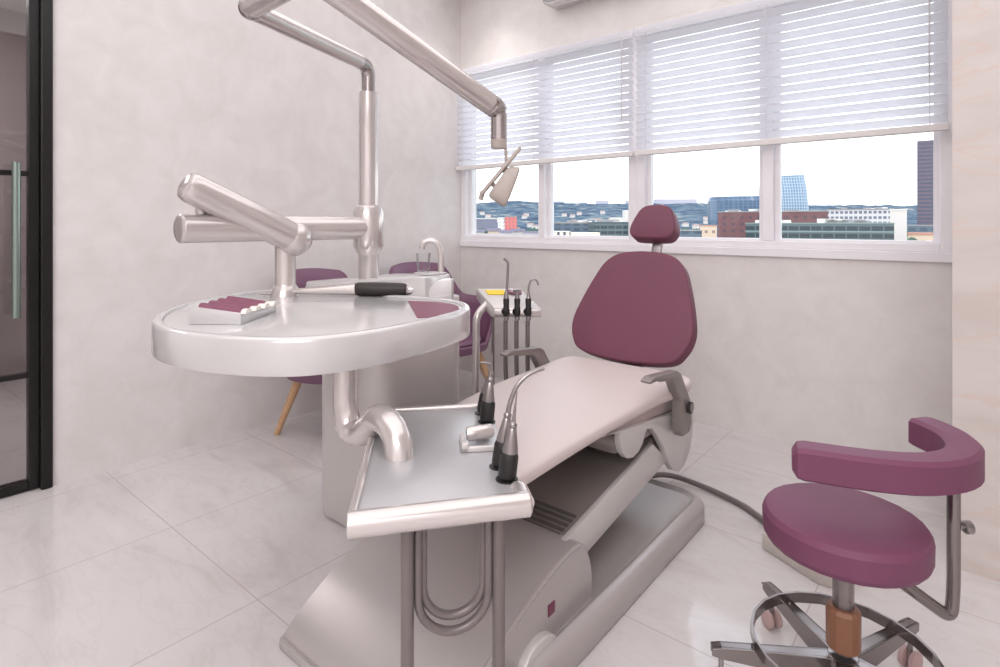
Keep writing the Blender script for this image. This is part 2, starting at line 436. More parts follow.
# ------------------------------------------------------------------ shell chairs along the left wall
def shell_chair(loc, label):
    root = thing('tub_chair', label, 'chair', loc, R(-3), 'purple shell chairs along the left wall')
    n = 72; rings = []
    def hgt(ph):          # ph: 0 at the back of the chair
        a = abs(ph)
        if a < R(34): return .965 - .02 * (a / R(34)) ** 2
        if a < R(64): return .945 - .235 * (math.sin(((a - R(34)) / R(30) - .5) * PI) * .5 + .5)
        if a < R(122): return .71 - .03 * (a - R(64)) / R(58)
        if a < R(150): return .67 - .245 * (math.sin(((a - R(122)) / R(28) - .5) * PI) * .5 + .5)
        return .425
    for t in (0, .25, .5, .7, .82, .9, 1.0):
        ring = []
        for k in range(n):
            ph = -PI + 2 * PI * k / n
            top = hgt(ph)
            if t < .5: rr = .27 * t / .5; z = .355 + .03 * (t / .5) ** 3
            else:
                u = (t - .5) / .5; z = .385 + (top - .385) * u; rr = .27 + .065 * min(1, (z - .385) / .3)
            zb = (z - .385)
            x = -math.cos(ph) * rr - (.04 * max(0, zb) if abs(ph) < PI / 2 else 0) * math.cos(ph); y = math.sin(ph) * rr * 1.02
            ring.append((x, y, z))
        rings.append(ring)
    rings[0] = [(q[0], q[1], .355) for q in [(-math.cos(-PI + 2 * PI * k / n) * .02, math.sin(-PI + 2 * PI * k / n) * .02) for k in range(n)]]
    bm = NB(); loft(bm, rings, True, False)
    o = obj('shell', bm, M['purple_shell'], root, True, 60)
    sm = o.modifiers.new('thick', 'SOLIDIFY'); sm.thickness = .022; sm.offset = 1
    c = NB(); lathe(c, [(.0, .39), (.235, .39), (.25, .405), (.25, .43), (.23, .448), (.0, .455)], n=36); obj('seat_cushion', c, M['purple_shell'], root)
    for sx in (-1, 1):
        for sy in (-1, 1):
            l = NB(); tube(l, [(sx * .15, sy * .15, .362), (.285 if sx > 0 else -.235, sy * (.215 if sx > 0 else .265), 0.0)], [.027, .017], 14); obj('leg', l, M['wood'], root)
    return root
shell_chair((-2.93, 2.01, 0), 'purple shell chair with wooden legs behind the round table, nearer the glass door')
corner_chair = shell_chair((-2.88, 2.86, 0), 'purple shell chair with wooden legs in the corner beyond the tap'); corner_chair.scale = (1.0, 1.12, 1.0)

# ------------------------------------------------------------------ dental chair
cx = -1.24
chair = thing('dental_chair', 'plum and beige reclining dental chair on a grey base', 'dental chair', (cx, 1.7, 0))
O = chair.location.copy()
# floor base with rounded far end
def rrect(x0, x1, y0, y1, r0, r1, n=8):
    pts = []
    for (qx, qy, a0, r) in ((x1 - r1, y1 - r1, 0, r1), (x0 + r1, y1 - r1, 90, r1), (x0 + r0, y0 + r0, 180, r0), (x1 - r0, y0 + r0, 270, r0)):
        for k in range(n + 1):
            a = R(a0 + 90 * k / n); pts.append((qx + r * math.cos(a), qy + r * math.sin(a)))
    return pts
def layered(bm, x0, x1, y0, y1, r0, r1, lev):
    loft(bm, [[(p[0], p[1], z) for p in rrect(x0 + i, x1 - i, y0 + i, y1 - i, max(.01, r0 - i), max(.01, r1 - i))] for i, z in lev])
b = NB(); layered(b, -1.60, -.855, 1.02, 2.47, .03, .13, [(.004, 0), (0, .006), (0, .062), (.006, .074), (.03, .092), (.04, .094), (.055, .080), (.06, .078)])
layered(b, -1.588, -.855, .875, 1.30, .03, .02, [(.003, 0), (0, .004), (0, .022), (.004, .027)])
base = obj('base', b, M['base_grey'], chair, off=O)
# front hump: side profile across the width
prof = [(.890, .020), (.892, .045), (.94, .085), (1.05, .152), (1.18, .205), (1.32, .250), (1.42, .271), (1.475, .276), (1.512, .268), (1.545, .236), (1.566, .185), (1.574, .125), (1.567, .05)]
pp = spl([(0, y, z) for y, z in prof], 4)
b = NB(); prism(b, [(-1.572, q.y, q.z) for q in pp], (.652, 0, 0)); bmesh.ops.bevel(b, geom=[e for e in b.edges if abs(e.verts[0].co.x - e.verts[1].co.x) < 1e-5], offset=.010, segments=3, affect='EDGES')
hump = obj('front_housing', b, M['base_grey'], chair, off=O)
b = NB(); box(b, -.921, -.917, 1.322, 1.355, .142, .175, .001); obj('badge', b, M['pinktag'], hump, off=O)
b = NB()
prism(b, [(-.925, 1.26 + .085 * math.cos(2 * PI * k / 24), .062 + .062 * math.sin(2 * PI * k / 24)) for k in range(24)], (.03, 0, 0), .006, 3)
obj('pedal_cover', b, M['pearl_soft'], hump, off=O)
# lift arm
b = NB(); prism(b, [(-1.50, 1.40, .13), (-1.50, 1.40, .235), (-1.50, 1.471, .262), (-1.50, 2.10, .388), (-1.50, 2.34, .42), (-1.50, 2.36, .31), (-1.50, 2.25, .282), (-1.50, 1.588, .183)], (.52, 0, 0), .006, 2)
lift = obj('lift_arm', b, M['arm_grey'], chair, off=O)
b = NB(); prism(b, [(-.982, 1.42, .24), (-.982, 1.47, .275), (-.982, 2.10, .388), (-.982, 2.245, .284), (-.982, 1.588, .181), (-.982, 1.45, .15)], (.022, 0, 0), .004); obj('side_panel', b, M['pearl_soft'], lift, off=O)
for k in range(5):
    b = NB(); yy = 1.495 + k * .024
    zz = .262 + (yy - 1.471) * .2003 + .0015
    prism(b, [(-1.44, yy, zz), (-1.44, yy + .012, zz + .0024), (-1.0, yy + .012, zz + .0024), (-1.0, yy, zz)], (0, 0, .003)); obj('vent_slot', b, M['dark_grey'], lift, False, off=O)
# seat carrier side plates (a lobed cut-out)
def plate(x):
    pts = [(1.70, .540), (1.795, .525), (1.80, .48), (1.815, .445), (1.85, .416), (1.89, .407), (1.935, .413), (1.97, .435), (1.99, .465), (2.005, .478), (2.05, .468), (2.10, .425), (2.16, .36), (2.205, .29), (2.25, .24), (2.31, .215), (2.37, .225), (2.42, .26), (2.455, .32), (2.47, .38), (2.465, .43), (2.44, .45), (2.30, .467)]
    bm = NB(); prism(bm, [(x, y, z) for y, z in pts], (.026, 0, 0), .004, 2); return bm
obj('carrier_plate', plate(-.968), M['pearl_soft'], chair, off=O)
obj('carrier_plate', plate(-1.538), M['pearl_soft'], chair, off=O)
b = NB(); box(b, -1.512, -.968, 1.86, 2.44, .42, .525, .012); box(b, -1.512, -.968, 1.82, 1.95, .42, .50, .03); obj('carrier', b, M['arm_grey'], chair, off=O)
b = NB(); prism(b, [(-1.52, 1.72, .525), (-1.52, 2.42, .465), (-1.52, 2.42, .555), (-1.52, 1.5, .56)], (.56, 0, 0), .006); obj('seat_pan', b, mat('seat_pan_taupe', S(186, 170, 168), .45), chair, off=O)
# long seat and leg cushion
rings = []
for (y, hw, z, th, c0) in ((1.05, .12, .535, .03, -1.16), (1.06, .19, .545, .05, -1.16), (1.10, .228, .552, .062, -1.163), (1.2, .245, .560, .064, -1.17), (1.5, .27, .566, .066, -1.20), (1.8, .297, .566, .066, -1.232), (2.1, .312, .566, .07, -1.24), (2.3, .330, .568, .072, -1.235), (2.39, .318, .57, .066, -1.24), (2.415, .27, .57, .04, -1.24)):
    ring = []
    for k in range(40):
        a = 2 * PI * k / 40; ca, sa = math.cos(a), math.sin(a)
        ring.append((c0 + hw * math.copysign(abs(ca) ** .32, ca), y, z + th / 2 * math.copysign(abs(sa) ** .55, sa)))
    rings.append(ring)
rr = []
for i in range(len(rings[0])):
    rr.append(spl([r[i] for r in rings], 4))
b = NB(); loft(b, [[rr[i][j] for i in range(40)] for j in range(len(rr[0]))]); obj('seat_cushion', b, M['beige'], chair, True, 50, off=O)
# backrest: rounded trapezoid leaning back
def pad(outline, thick, mtx, bulge=.012, rnd=.022):
    pts = [Vector((p[0], p[1], 0)) for p in spl([(u, v, 0) for u, v in outline], 6, True)]
    c = sum(pts, Vector()) / len(pts)
    def ins(d):
        out = []; n = len(pts)
        for i, q in enumerate(pts):
            t = (pts[(i + 1) % n] - pts[i - 1]).normalized(); nn = Vector((t.y, -t.x, 0))
            if nn.dot(q - c) < 0: nn = -nn
            out.append(q - nn * d)
        return out
    lev = []
    h = thick / 2
    for k in range(5):
        a = R(90 * k / 4); lev.append((rnd * (1 - math.sin(a)), -h + rnd * (1 - math.cos(a)) if False else -h + rnd - rnd * math.cos(a)))
    lev2 = [(i, -w) for i, w in reversed(lev)]
    rings = []
    for i, w in lev + lev2:
        rings.append([mtx @ Vector((q.x, q.y, w)) for q in ins(i)])
    bm = NB()
    # domed front and back faces
    def dome(i0, w0, s):
        out = []
        for f in (.85, .55, .25):
            out.append([mtx @ Vector((c.x + (q.x - c.x) * f, c.y + (q.y - c.y) * f, w0 + s * bulge * (1 - f * f))) for q in ins(i0)])
        return out
    pre = list(reversed(dome(rnd, -h, -1))); post = dome(rnd, h, 1)
    loft(bm, pre + rings + post); return bm
lean = R(27)
def pad_frame(x, y, z, ln):      # u -> +X, v -> up along the lean, w -> towards -Y (front)
    return Matrix(((1, 0, 0, x), (0, math.sin(ln), -math.cos(ln), y), (0, math.cos(ln), math.sin(ln), z), (0, 0, 0, 1)))
out = [(-.312, .10), (-.288, .014), (-.22, -.046), (0, -.068), (.22, -.046), (.288, .014), (.312, .10), (.295, .20), (.25, .34), (.205, .435), (.13, .485), (0, .500), (-.13, .485), (-.205, .435), (-.25, .34), (-.295, .20)]
b = pad(out, .07, pad_frame(-1.268, 2.475, .655, lean), .006, .010); back = obj('backrest', b, M['purple_back'], chair, True, 50, off=O)
out = [(-.122, .055), (-.104, .012), (-.06, 0), (.06, 0), (.104, .012), (.122, .055), (.105, .12), (.07, .176), (0, .19), (-.07, .176), (-.105, .12)]
b = pad(out, .085, pad_frame(-1.25, 2.725, 1.163, R(24)), .008, .014); obj('headrest', b, M['purple_back'], chair, True, 50, off=O)
b = NB(); prism(b, [(-1.262, 2.70, 1.03), (-1.262, 2.725, 1.03), (-1.262, 2.81, 1.25), (-1.262, 2.785, 1.25)], (.05, 0, 0), .004); obj('headrest_post', b, M['steel'], chair, off=O)
b = NB(); prism(b, [(-1.30, 2.47, .44), (-1.30, 2.50, .44), (-1.30, 2.72, .95), (-1.30, 2.68, .96)], (.09, 0, 0), .006); obj('back_support', b, mat('blue_grey_strut', S(172, 172, 182), .35), chair, off=O)
b = NB(); box(b, -1.30, -1.16, 2.34, 2.50, .42, .50, .01); obj('back_hinge', b, M['arm_grey'], chair, off=O)
# armrests
def armrest(xc, side):
    pts = [(1.915, .684), (1.955, .694), (2.165, .674), (2.20, .658), (2.300, .525), (2.312, .43), (2.285, .40), (2.218, .40), (2.20, .42), (2.195, .55), (2.125, .645), (2.01, .662), (1.99, .672), (1.92, .673)]
    bm = NB(); prism(bm, [(xc - .021, y, z) for y, z in pts], (.042, 0, 0), .006, 2)
    o = obj('armrest', bm, M['arm_grey'], chair, off=O)
    bm = NB(); tube(bm, [(xc + side * .020, 2.272, .505), (xc + side * .034, 2.272, .505)], .024, 18); k = obj('pivot_knob', bm, M['blackgrip'], o, off=O)
    bm = NB(); tube(bm, [(xc + side * .03, 2.272, .505), (xc + side * .037, 2.272, .505)], .017, 18); obj('pivot_cap', bm, M['arm_grey'], o, off=O)
armrest(-.908, 1); armrest(-1.572, -1)

# ------------------------------------------------------------------ dental unit (cabinet, round table, arm, tray)
unit = thing('dental_unit', 'pearl white dental unit with round instrument table and lower tray', 'dental unit', (-1.97, 1.62, 0))
O = unit.location.copy()
def polyloft(outer, lev, per=6):
    """closed outline of (x,y); lev = [(inset, z or function)]"""
    pts = [Vector((p.x, p.y, 0)) for p in spl([(x, y, 0) for x, y in outer], per, True)] if per else [Vector((x, y, 0)) for x, y in outer]
    n = len(pts); c = sum(pts, Vector()) / n; rings = []
    for d, z in lev:
        ring = []
        for i, q in enumerate(pts):
            t = (pts[(i + 1) % n] - pts[i - 1]).normalized(); nn = Vector((t.y, -t.x, 0))
            if nn.dot(q - c) < 0: nn = -nn
            w = q - nn * d; ring.append((w.x, w.y, z(w.x, w.y) if callable(z) else z))
        rings.append(ring)
    return rings
body = rrect(-2.20, -1.76, 1.385, 1.90, .10, .10)
b = NB(); loft(b, polyloft(body, [(.03, 0), (.008, .012), (0, .04), (0, .925)], 0)); obj('cabinet', b, M['pearl_soft'], unit, off=O)
b = NB(); box(b, -1.79, -1.735, 1.62, 1.80, .80, .918, .008); obj('cabinet_panel', b, M['pearl_soft'], unit, off=O)
ol = [(-1.594, .548), (-1.40, .545), (-1.225, .608), (-1.118, .702), (-1.078, .864), (-1.098, 1.08), (-1.155, 1.25), (-1.27, 1.345), (-1.42, 1.36), (-1.66, 1.30), (-1.93, 1.245), (-2.06, 1.14), (-2.05, .95), (-1.95, .78), (-1.80, .64)]
b = NB(); r_ = polyloft(ol, [(.010, .914), (.002, .916), (0, .920), (0, .990), (.003, .997), (.008, 1.0005), (.020, 1.0005), (.0245, .998), (.026, .990), (.03, .989)])
loft(b, r_, True, False); obj('table_rim', b, M['white'], unit, off=O)
b = NB(); loft(b, polyloft(ol, [(.0262, .950), (.0262, .9935), (.031, .9945)])); top = obj('table_top', b, M['white'], unit, off=O)
# plum mat let into the table
b = NB(); prism(b, [(-1.435, 1.256, .9935), (-1.16, 1.048, .9935), (-1.135, 1.075, .9935), (-1.13, 1.109, .9935), (-1.145, 1.17, .9935), (-1.168, 1.22, .9935), (-1.219, 1.27, .9935), (-1.28, 1.298, .9935), (-1.347, 1.299, .9935)], (0, 0, .003)); obj('inset_mat', b, M['purple_mat'], unit, False, off=O)
# raised rear housing behind the table
zt = lambda x, y: 1.070
hs = [(-2.12, 1.30), (-1.93, 1.252), (-1.66, 1.306), (-1.51, 1.345), (-1.470, 1.365), (-1.470, 1.43), (-1.55, 1.57), (-1.84, 1.86), (-1.90, 1.91), (-2.14, 1.91), (-2.21, 1.86), (-2.21, 1.36)]
b = NB(); loft(b, polyloft(hs, [(0, .926), (0, 1.000), (.003, 1.009), (.010, 1.012)], 0))
def warp(v):
    if v.co.z > .99: v.co.z += -.008 + .060 * max(0, min(1, (v.co.x + 2.02) / .50))
for v in b.verts: warp(v)
hous = obj('rear_housing', b, M['white'], unit, off=O)
# swept fin joining the housing to the rim
qa = [(0, .985), (0, 1.010)] + [(.060 - .060 * math.cos(R(90 * k / 10)), 1.010 + .055 * math.sin(R(90 * k / 10))) for k in range(1, 11)] + [(.078, 1.065), (.078, .985)]
b0 = NB(); prism(b0, [(-1.432 + u * .80, 1.358 + u * .62, z) for u, z in qa], (.010, -.022, 0), .003, 2); obj('swept_fin', b0, M['white'], unit, off=O)
# cup filler on the housing
b = NB(); lathe(b, [(0, 1.050), (.060, 1.060), (.062, 1.065), (.03, 1.068), (0, 1.068)], (-1.585, 1.50, 0)); plate_o = obj('cup_platform', b, M['white'], unit, off=O)
b = NB(); tube(b, spl([(-1.565, 1.535, 1.05), (-1.565, 1.535, 1.11), (-1.568, 1.532, 1.155), (-1.582, 1.520, 1.182), (-1.600, 1.505, 1.187), (-1.616, 1.491, 1.175), (-1.620, 1.488, 1.155)], 6), .0115, 14); obj('cup_filler_spout', b, M['pearl'], unit, off=O)
# delivery arm: lower arm from the light pole, joint, upper arm, foot on the table
PX, PY = -1.88, 1.435
Fv = Vector((-.638, .770, 0)); Rv = Vector((.770, .638, 0))
def cw(rgt, fwd, z): q = Rv * rgt + Fv * fwd; return Vector((q.x, q.y, z))
A0 = Vector((PX, PY, 1.235)); A1 = cw(-.988, 1.75, 1.236)
u_ = (A1 - A0).normalized()
b = NB(); tube(b, [A0, A1 - u_ * .006, A1 - u_ * .002, A1], [.0455, .0455, .042, .036], 28); larm = obj('lower_arm', b, M['pearl'], unit, off=O)
b = NB(); lathe(b, [(.018, 0), (.018, .085)], cw(-.955, 1.825, 1.262)); obj('arm_joint', b, M['pearl'], unit, off=O)
B0 = cw(-.962, 1.735, 1.371); B1 = cw(-.735, 2.04, 1.198)
w_ = (B1 - B0).normalized()
b = NB(); pts = [B0, B0 + w_ * .006, B0 + w_ * .018, B0 + w_ * .034, B1 - w_ * .01]
tube(b, pts, [.030, .042, .047, .0485, .0545], 28); obj('upper_arm', b, M['pearl'], unit, off=O)
b = NB(); sphere(b, B1, .0625, n=28); obj('arm_knuckle', b, M['pearl'], unit, off=O)
T0 = Vector((B1.x - .026, B1.y - .021, 0))
b = NB(); lathe(b, [(.036, 1.185), (.036, 1.035), (.037, 1.03), (.042, 1.025), (.046, 1.012), (.052, .9946)], (T0.x, T0.y, 0)); obj('table_post', b, M['pearl'], unit, off=O)
# S-bend pipe to the lower tray
P0 = Vector((-.822, .594, 0)); la = Vector((.680, .733, 0)); da = Vector((-.733, .680, 0)); ZT = .74
def TP(a, bb, z): q = P0 + la * (a * .972) + da * (bb + .10 * a * (1 - bb / .57)); return Vector((q.x, q.y, z))
sp_ = [cw(-.394, 1.45, .93), cw(-.394, 1.45, .86), cw(-.393, 1.45, .785), cw(-.378, 1.435, .737), cw(-.345, 1.41, .733), cw(-.312, 1.375, .765), cw(-.285, 1.335, .795), cw(-.253, 1.295, .797), cw(-.228, 1.265, .772), cw(-.221, 1.25, .735), cw(-.221, 1.25, .715)]
b = NB(); tube(b, spl(sp_, 6), .032, 24); obj('bent_pipe', b, M['pearl'], unit, off=O)
# lower tray
b = NB(); prism(b, [TP(0, 0, ZT - .022), TP(.312, 0, ZT - .022), TP(.312, .57, ZT - .022), TP(0, .57, ZT - .022)], (0, 0, .022), .004); tray = obj('instrument_tray', b, M['tray'], unit, off=O)
b = NB(); tube(b, [TP(-.010, .0, ZT - .008), TP(-.008, .0, ZT - .008), TP(.322, .0, ZT - .008), TP(.326, .0, ZT - .008)], [.018, .0225, .0225, .018], 22); obj('tray_front_roll', b, M['pearl'], tray, off=O)
b = NB(); tube(b, fillet([TP(-.002, .01, ZT + .002), TP(-.002, .575, ZT + .002), TP(.312, .575, ZT + .002)], .02), .0085, 12); obj('tray_lip', b, M['pearl'], tray, off=O)
b = NB(); tube(b, fillet([TP(.316, .0, ZT - .006), TP(.316, .055, ZT - .004), TP(.30, .07, ZT - .012)], .02), [.018] * 1 + [.016] * 9 + [.010], 14); obj('tray_corner_roll', b, M['pearl'], tray, off=O)
HOLES = [(.294, .095), (.288, .160), (.290, .448), (.287, .520)]
for (a, c) in HOLES:
    b = NB(); q = TP(a, c, 0); lathe(b, [(.0225, ZT - .001), (.0225, ZT + .0015), (.018, ZT + .002)], (q.x, q.y, 0)); obj('tool_socket', b, M['blackgrip'], tray, off=O)
b = NB(); lbox(P0, la, da, .205, .30, .262, .272, ZT, ZT + .012, b, .003); lbox(P0, la, da, .205, .215, .262, .35, ZT, ZT + .012, b, .003); lbox(P0, la, da, .205, .222, .262, .285, ZT, ZT + .02, b, .003); obj('roll_bracket', b, M['pearl_soft'], tray, off=O)
b = NB(); tube(b, [TP(.226, .305, ZT + .022), TP(.229, .305, ZT + .022), TP(.286, .318, ZT + .022), TP(.289, .319, ZT + .022)], [.014, .0165, .0165, .014], 20); obj('roll', b, M['pearl'], tray, off=O)
# hose loops below the tray
def loop(a0, a1, bb, depth, r, name='hose_loop'):
    pts = [TP(a0, bb, ZT - .02)]; rad = (a1 - a0) / 2; c = (a0 + a1) / 2
    for k in range(17):
        t = PI + PI * k / 16; pts.append(TP(c + rad * math.cos(t), bb, depth + rad * math.sin(t)))
    pts.append(TP(a1, bb, ZT - .02))
    b = NB(); tube(b, pts, r, 12); obj(name, b, M['hose'], unit, off=O)
loop(.094, .272, .055, .30, .0125)
loop(.114, .252, .06, .548, .0085)
loop(.1235, .2425, .070, .562, .0085)
b = NB(); tube(b, [TP(.285, .06, ZT - .06), TP(.285, .06, ZT - .02)], .009, 12); obj('hose_clip', b, M['chrome'], unit, off=O)

# ------------------------------------------------------------------ operating light on its pole
light = thing('operating_light', 'silver pole and jointed arm carrying a small taupe dental lamp', 'dental light', (PX, PY, 0))
O2 = light.location.copy()
b = NB(); lathe(b, [(.041, .93), (.041, 1.125), (.043, 1.13), (.060, 1.160), (.060, 1.295), (.050, 1.322), (.0385, 1.326), (.0385, 1.780), (.028, 1.782)], (PX, PY, 0), n=32); obj('pole', b, M['pearl'], light, off=O2)
E1 = Vector((PX, PY, 1.890)); E2 = cw(-.715, 1.636, 1.866); E3 = Vector((-1.297, .808, 1.886)); E4 = Vector((-1.246, 1.498, 1.638))
b = NB(); tube(b, fillet([(PX, PY, 1.70), (PX, PY, 1.885), E1 + (E2 - E1) * .14], .075), .0275, 24); obj('elbow', b, M['chrome'], light, off=O2)
b = NB(); tube(b, [E1 + (E2 - E1) * .11, E2], .0285, 24); obj('rear_arm', b, M['pearl'], light, off=O2)
b = NB(); sphere(b, E2 + Vector((0, 0, .004)), .0345, n=24); obj('elbow', b, M['chrome'], light, off=O2)
b = NB(); tube(b, [E2 + Vector((0, 0, .006)), E3], .033, 24); obj('middle_arm', b, M['pearl'], light, off=O2)
b = NB(); sphere(b, E3, .038, n=24); obj('elbow', b, M['chrome'], light, off=O2)
b = NB(); tube(b, [E3, E3 + (E4 - E3) * .95], .036, 24); obj('front_arm', b, M['pearl'], light, off=O2)
b = NB(); tube(b, fillet([E3 + (E4 - E3) * .93, E4, E4 - Vector((0, 0, .10))], .06), [.036] * 3 + [.034] * 3 + [.028] * 5, 24); obj('elbow', b, M['chrome'], light, off=O2)
b = NB(); lathe(b, [(.0275, 1.585), (.0275, 1.515), (.025, 1.508)], (E4.x, E4.y, 0)); obj('arm_socket', b, M['lamp'], light, off=O2)
# lamp head: bezel plate seen edge-on, bowl behind it, grab bar
D0 = 1.95
def lp(dx, dz, dd=0): return cw((dx) * D0 / 570, D0 + dd, 1.25 + dz * D0 / 570)
b = NB(); tube(b, [lp(5.5, 78, 0), lp(6, 72), lp(6.5, 48)], [.004, .0055, .005], 10); obj('lamp_hanger', b, M['lamp'], light, off=O2)
ax = (lp(20, 76) - lp(-16, 33)).normalized()           # along the bezel
dep = Fv
b = NB(); n2 = ax.cross(dep).normalized()
c0 = lp(1, 53)
pts = []
for (s, t) in ((-.104, -.030), (-.104, .030), (.104, .025), (.104, -.025)): pts.append(c0 + ax * s + dep * t - n2 * .006)
prism(b, pts, n2 * .012, .004); head = obj('lamp_bezel', b, M['lamp'], light, off=O2)
b = NB(); tube(b, [lp(-17, 33), lp(-19.5, 24)], .009, 12); obj('lamp_grip', b, M['lamp'], light, off=O2)
o3 = Vector((1, 0, 0))
rings = []
nx = n2 if n2.dot(Rv) > 0 else -n2                      # the bowl opens to the right of the bezel
ca0, ca1 = lp(-2, 42.5), lp(13, 36)
v0 = (lp(8, 56.5) - lp(-12, 28.5)) * .54; v1 = (lp(20, 55) - lp(5, 16)) * .52
for t, sc in ((0, .80), (.06, .93), (.25, 1.0), (.6, 1.0), (.88, 1.0), (.97, .93), (1.0, .82), (1.03, .45)):
    ring = []; cc = ca0.lerp(ca1, t); vv = v0.lerp(v1, min(1, t)) * sc; rd = (.040 + .008 * t) * sc
    for k in range(28):
        a = 2 * PI * k / 28; ca, sa = math.cos(a), math.sin(a)
        ring.append(cc + vv * math.copysign(abs(ca) ** .5, ca) + dep * (rd * math.copysign(abs(sa) ** .5, sa)))
    rings.append(ring)
b = NB(); loft(b, rings); obj('lamp_bowl', b, M['lamp'], light, off=O2)
for dx, dz in ((-10, 42), (2, 55)):
    b = NB(); q = lp(dx, dz); tube(b, [q, q + nx * .03], .008, 10); obj('lamp_strut', b, M['lamp'], light, off=O2)

# ------------------------------------------------------------------ loose things on the table and tray
gd = thing('strip_holder', 'white wedge block with plum ridged strips on the round table', 'holder', tuple(cw(-.75, 1.50, .9946)))
og = Vector(gd.location); ga = Vector((.985, .17, 0)); ga = (Rv * .995 + Fv * -.02).normalized(); gb = Vector((-ga.y, ga.x, 0))
def GP(a, c, z): return ga * a + gb * c + Vector((0, 0, z))
b = NB(); prism(b, [GP(-.04, -.055, 0), GP(.095, -.055, 0), GP(.095, -.055, .032), GP(-.04, -.055, .050)], gb * .22 , .002); gblk = obj('block', b, M['white'], gd)
# taper the block top towards the back
for k in range(4):
    yc = -.038 + k * .046
    b = NB(); rings = []
    for s in (-.014, .094):
        zt_ = .050 - (s + .04) / .135 * .018
        rings.append([GP(s, yc + .017 * math.cos(R(180 * j / 8)), zt_ - .002 + .009 * math.sin(R(180 * j / 8))) for j in range(9)])
    loft(b, rings, True, True); obj('strip', b, M['purple_mat'], gd, True, 50)
    b = NB(); rings = []
    for s in (.0945, .108 + .004 * k):
        rings.append([GP(s, yc + .018 * math.cos(R(180 * j / 8)), .028 + .011 * math.sin(R(180 * j / 8))) for j in range(9)])
    loft(b, rings, True, True); obj('tip', b, M['ivory'], gd, True, 50)

wd = thing('curing_wand', 'long pearl wand with a dark brown grip lying on the round table', 'dental tool', tuple(cw(-.53, 2.02, .9946)))
def WP(x, z, dd=0): return Rv * x + Fv * dd + Vector((0, 0, z))
b = NB(); tube(b, [WP(-.272, .012), WP(-.262, .015), WP(-.16, .018), WP(-.05, .021), WP(.02, .0235)], [.006, .009, .0115, .0165, .021], 18); obj('barrel', b, M['pearl'], wd)
b = NB(); tube(b, [WP(-.285, .007), WP(-.275, .0085), WP(-.25, .009)], [.004, .007, .007], 14); tube(b, [WP(-.32, .008), WP(-.28, .008)], [.003, .005], 10); obj('nozzle', b, M['chrome'], wd)
b = NB(); tube(b, [WP(.02, .0235), WP(.03, .0245), WP(.10, .0245), WP(.195, .0235), WP(.2, .023)], [.021, .0245, .0245, .0225, .021], 18); obj('grip', b, M['browngrip'], wd)
b = NB(); tube(b, [WP(.2, .022), WP(.205, .022), WP(.225, .022), WP(.24, .021), WP(.243, .021)], [.02, .022, .022, .017, .012], 14)
for k in range(8): sphere(b, WP(.232 + .006 * math.sin(k), .022 + .012 * math.cos(k * .8), .012 * math.sin(k * .8)), .006, n=8)
obj('connector', b, M['chrome'], wd)

gl = thing('drinking_glass', 'clear glass standing under the tap on the dental unit', 'glass', (-1.615, 1.49, 1.068))
b = NB(); lathe(b, [(.0, .001), (.022, .001), (.029, .072), (.027, .072), (.0205, .006), (.0, .006)], n=24); obj('tumbler', b, M['cup_glass'], gl)

def tool(name, loc, lean_dir, lean_deg, kind, label, s=1.0, group='instruments in the lower tray'):
    r = thing(name, label, 'dental tool', loc, 0, group)
    q = Vector((0, 0, 1)); ld = Vector(lean_dir).normalized()
    axis = (q * math.cos(R(lean_deg)) + ld * math.sin(R(lean_deg))).normalized()
    def at(h, o=0): return axis * h * s + ld * o * s
    b = NB(); tube(b, [at(.002), at(.006), at(.045), at(.052)], [.016 * s, .0185 * s, .0185 * s, .016 * s], 18); obj('grip', b, M['blackgrip'], r)
    b = NB(); tube(b, [at(.052), at(.056), at(.098), at(.101)], [.0155 * s, .0162 * s, .0085 * s, .007 * s], 18); obj('body', b, M['steel'], r)
    b = NB(); sphere(b, at(.106), .0085 * s, n=14); obj('collar', b, M['steel'], r)
    b = NB()
    if kind == 'hook': tube(b, spl([at(.108), at(.135, .002), at(.165, .010), at(.185, .026), at(.196, .046), at(.201, .066)], 6), [.0055 * s - .0018 * s * k / 30 for k in range(31)], 12)
    elif kind == 'needle': tube(b, [at(.108), at(.13), at(.175)], [.005 * s, .003 * s, .001 * s], 10)
    else: tube(b, spl([at(.108), at(.122, -.001), at(.132, -.008), at(.136, -.022), at(.137, -.036)], 5), .0032 * s, 10)
    obj('nozzle', b, M['steel'], r)
    return r
Ll = la * .9 + da * .1
tool('dental_handpiece', TP(*HOLES[0], ZT + .002), Ll, 7, 'needle', 'grey handpiece with straight needle tip at the near corner of the tray')
tool('dental_handpiece', TP(*HOLES[1], ZT + .002), Ll, 9, 'hook', 'grey handpiece with long curved tip beside the needle handpiece on the tray')
tool('dental_handpiece', TP(*HOLES[2], ZT + .002), Ll, 5, 'needle', 'grey handpiece with straight tip in the nearer of the far tray sockets')
tool('dental_handpiece', TP(*HOLES[3], ZT + .002), Ll, 12, 'bent', 'grey handpiece with short bent tip in the farthest tray socket')

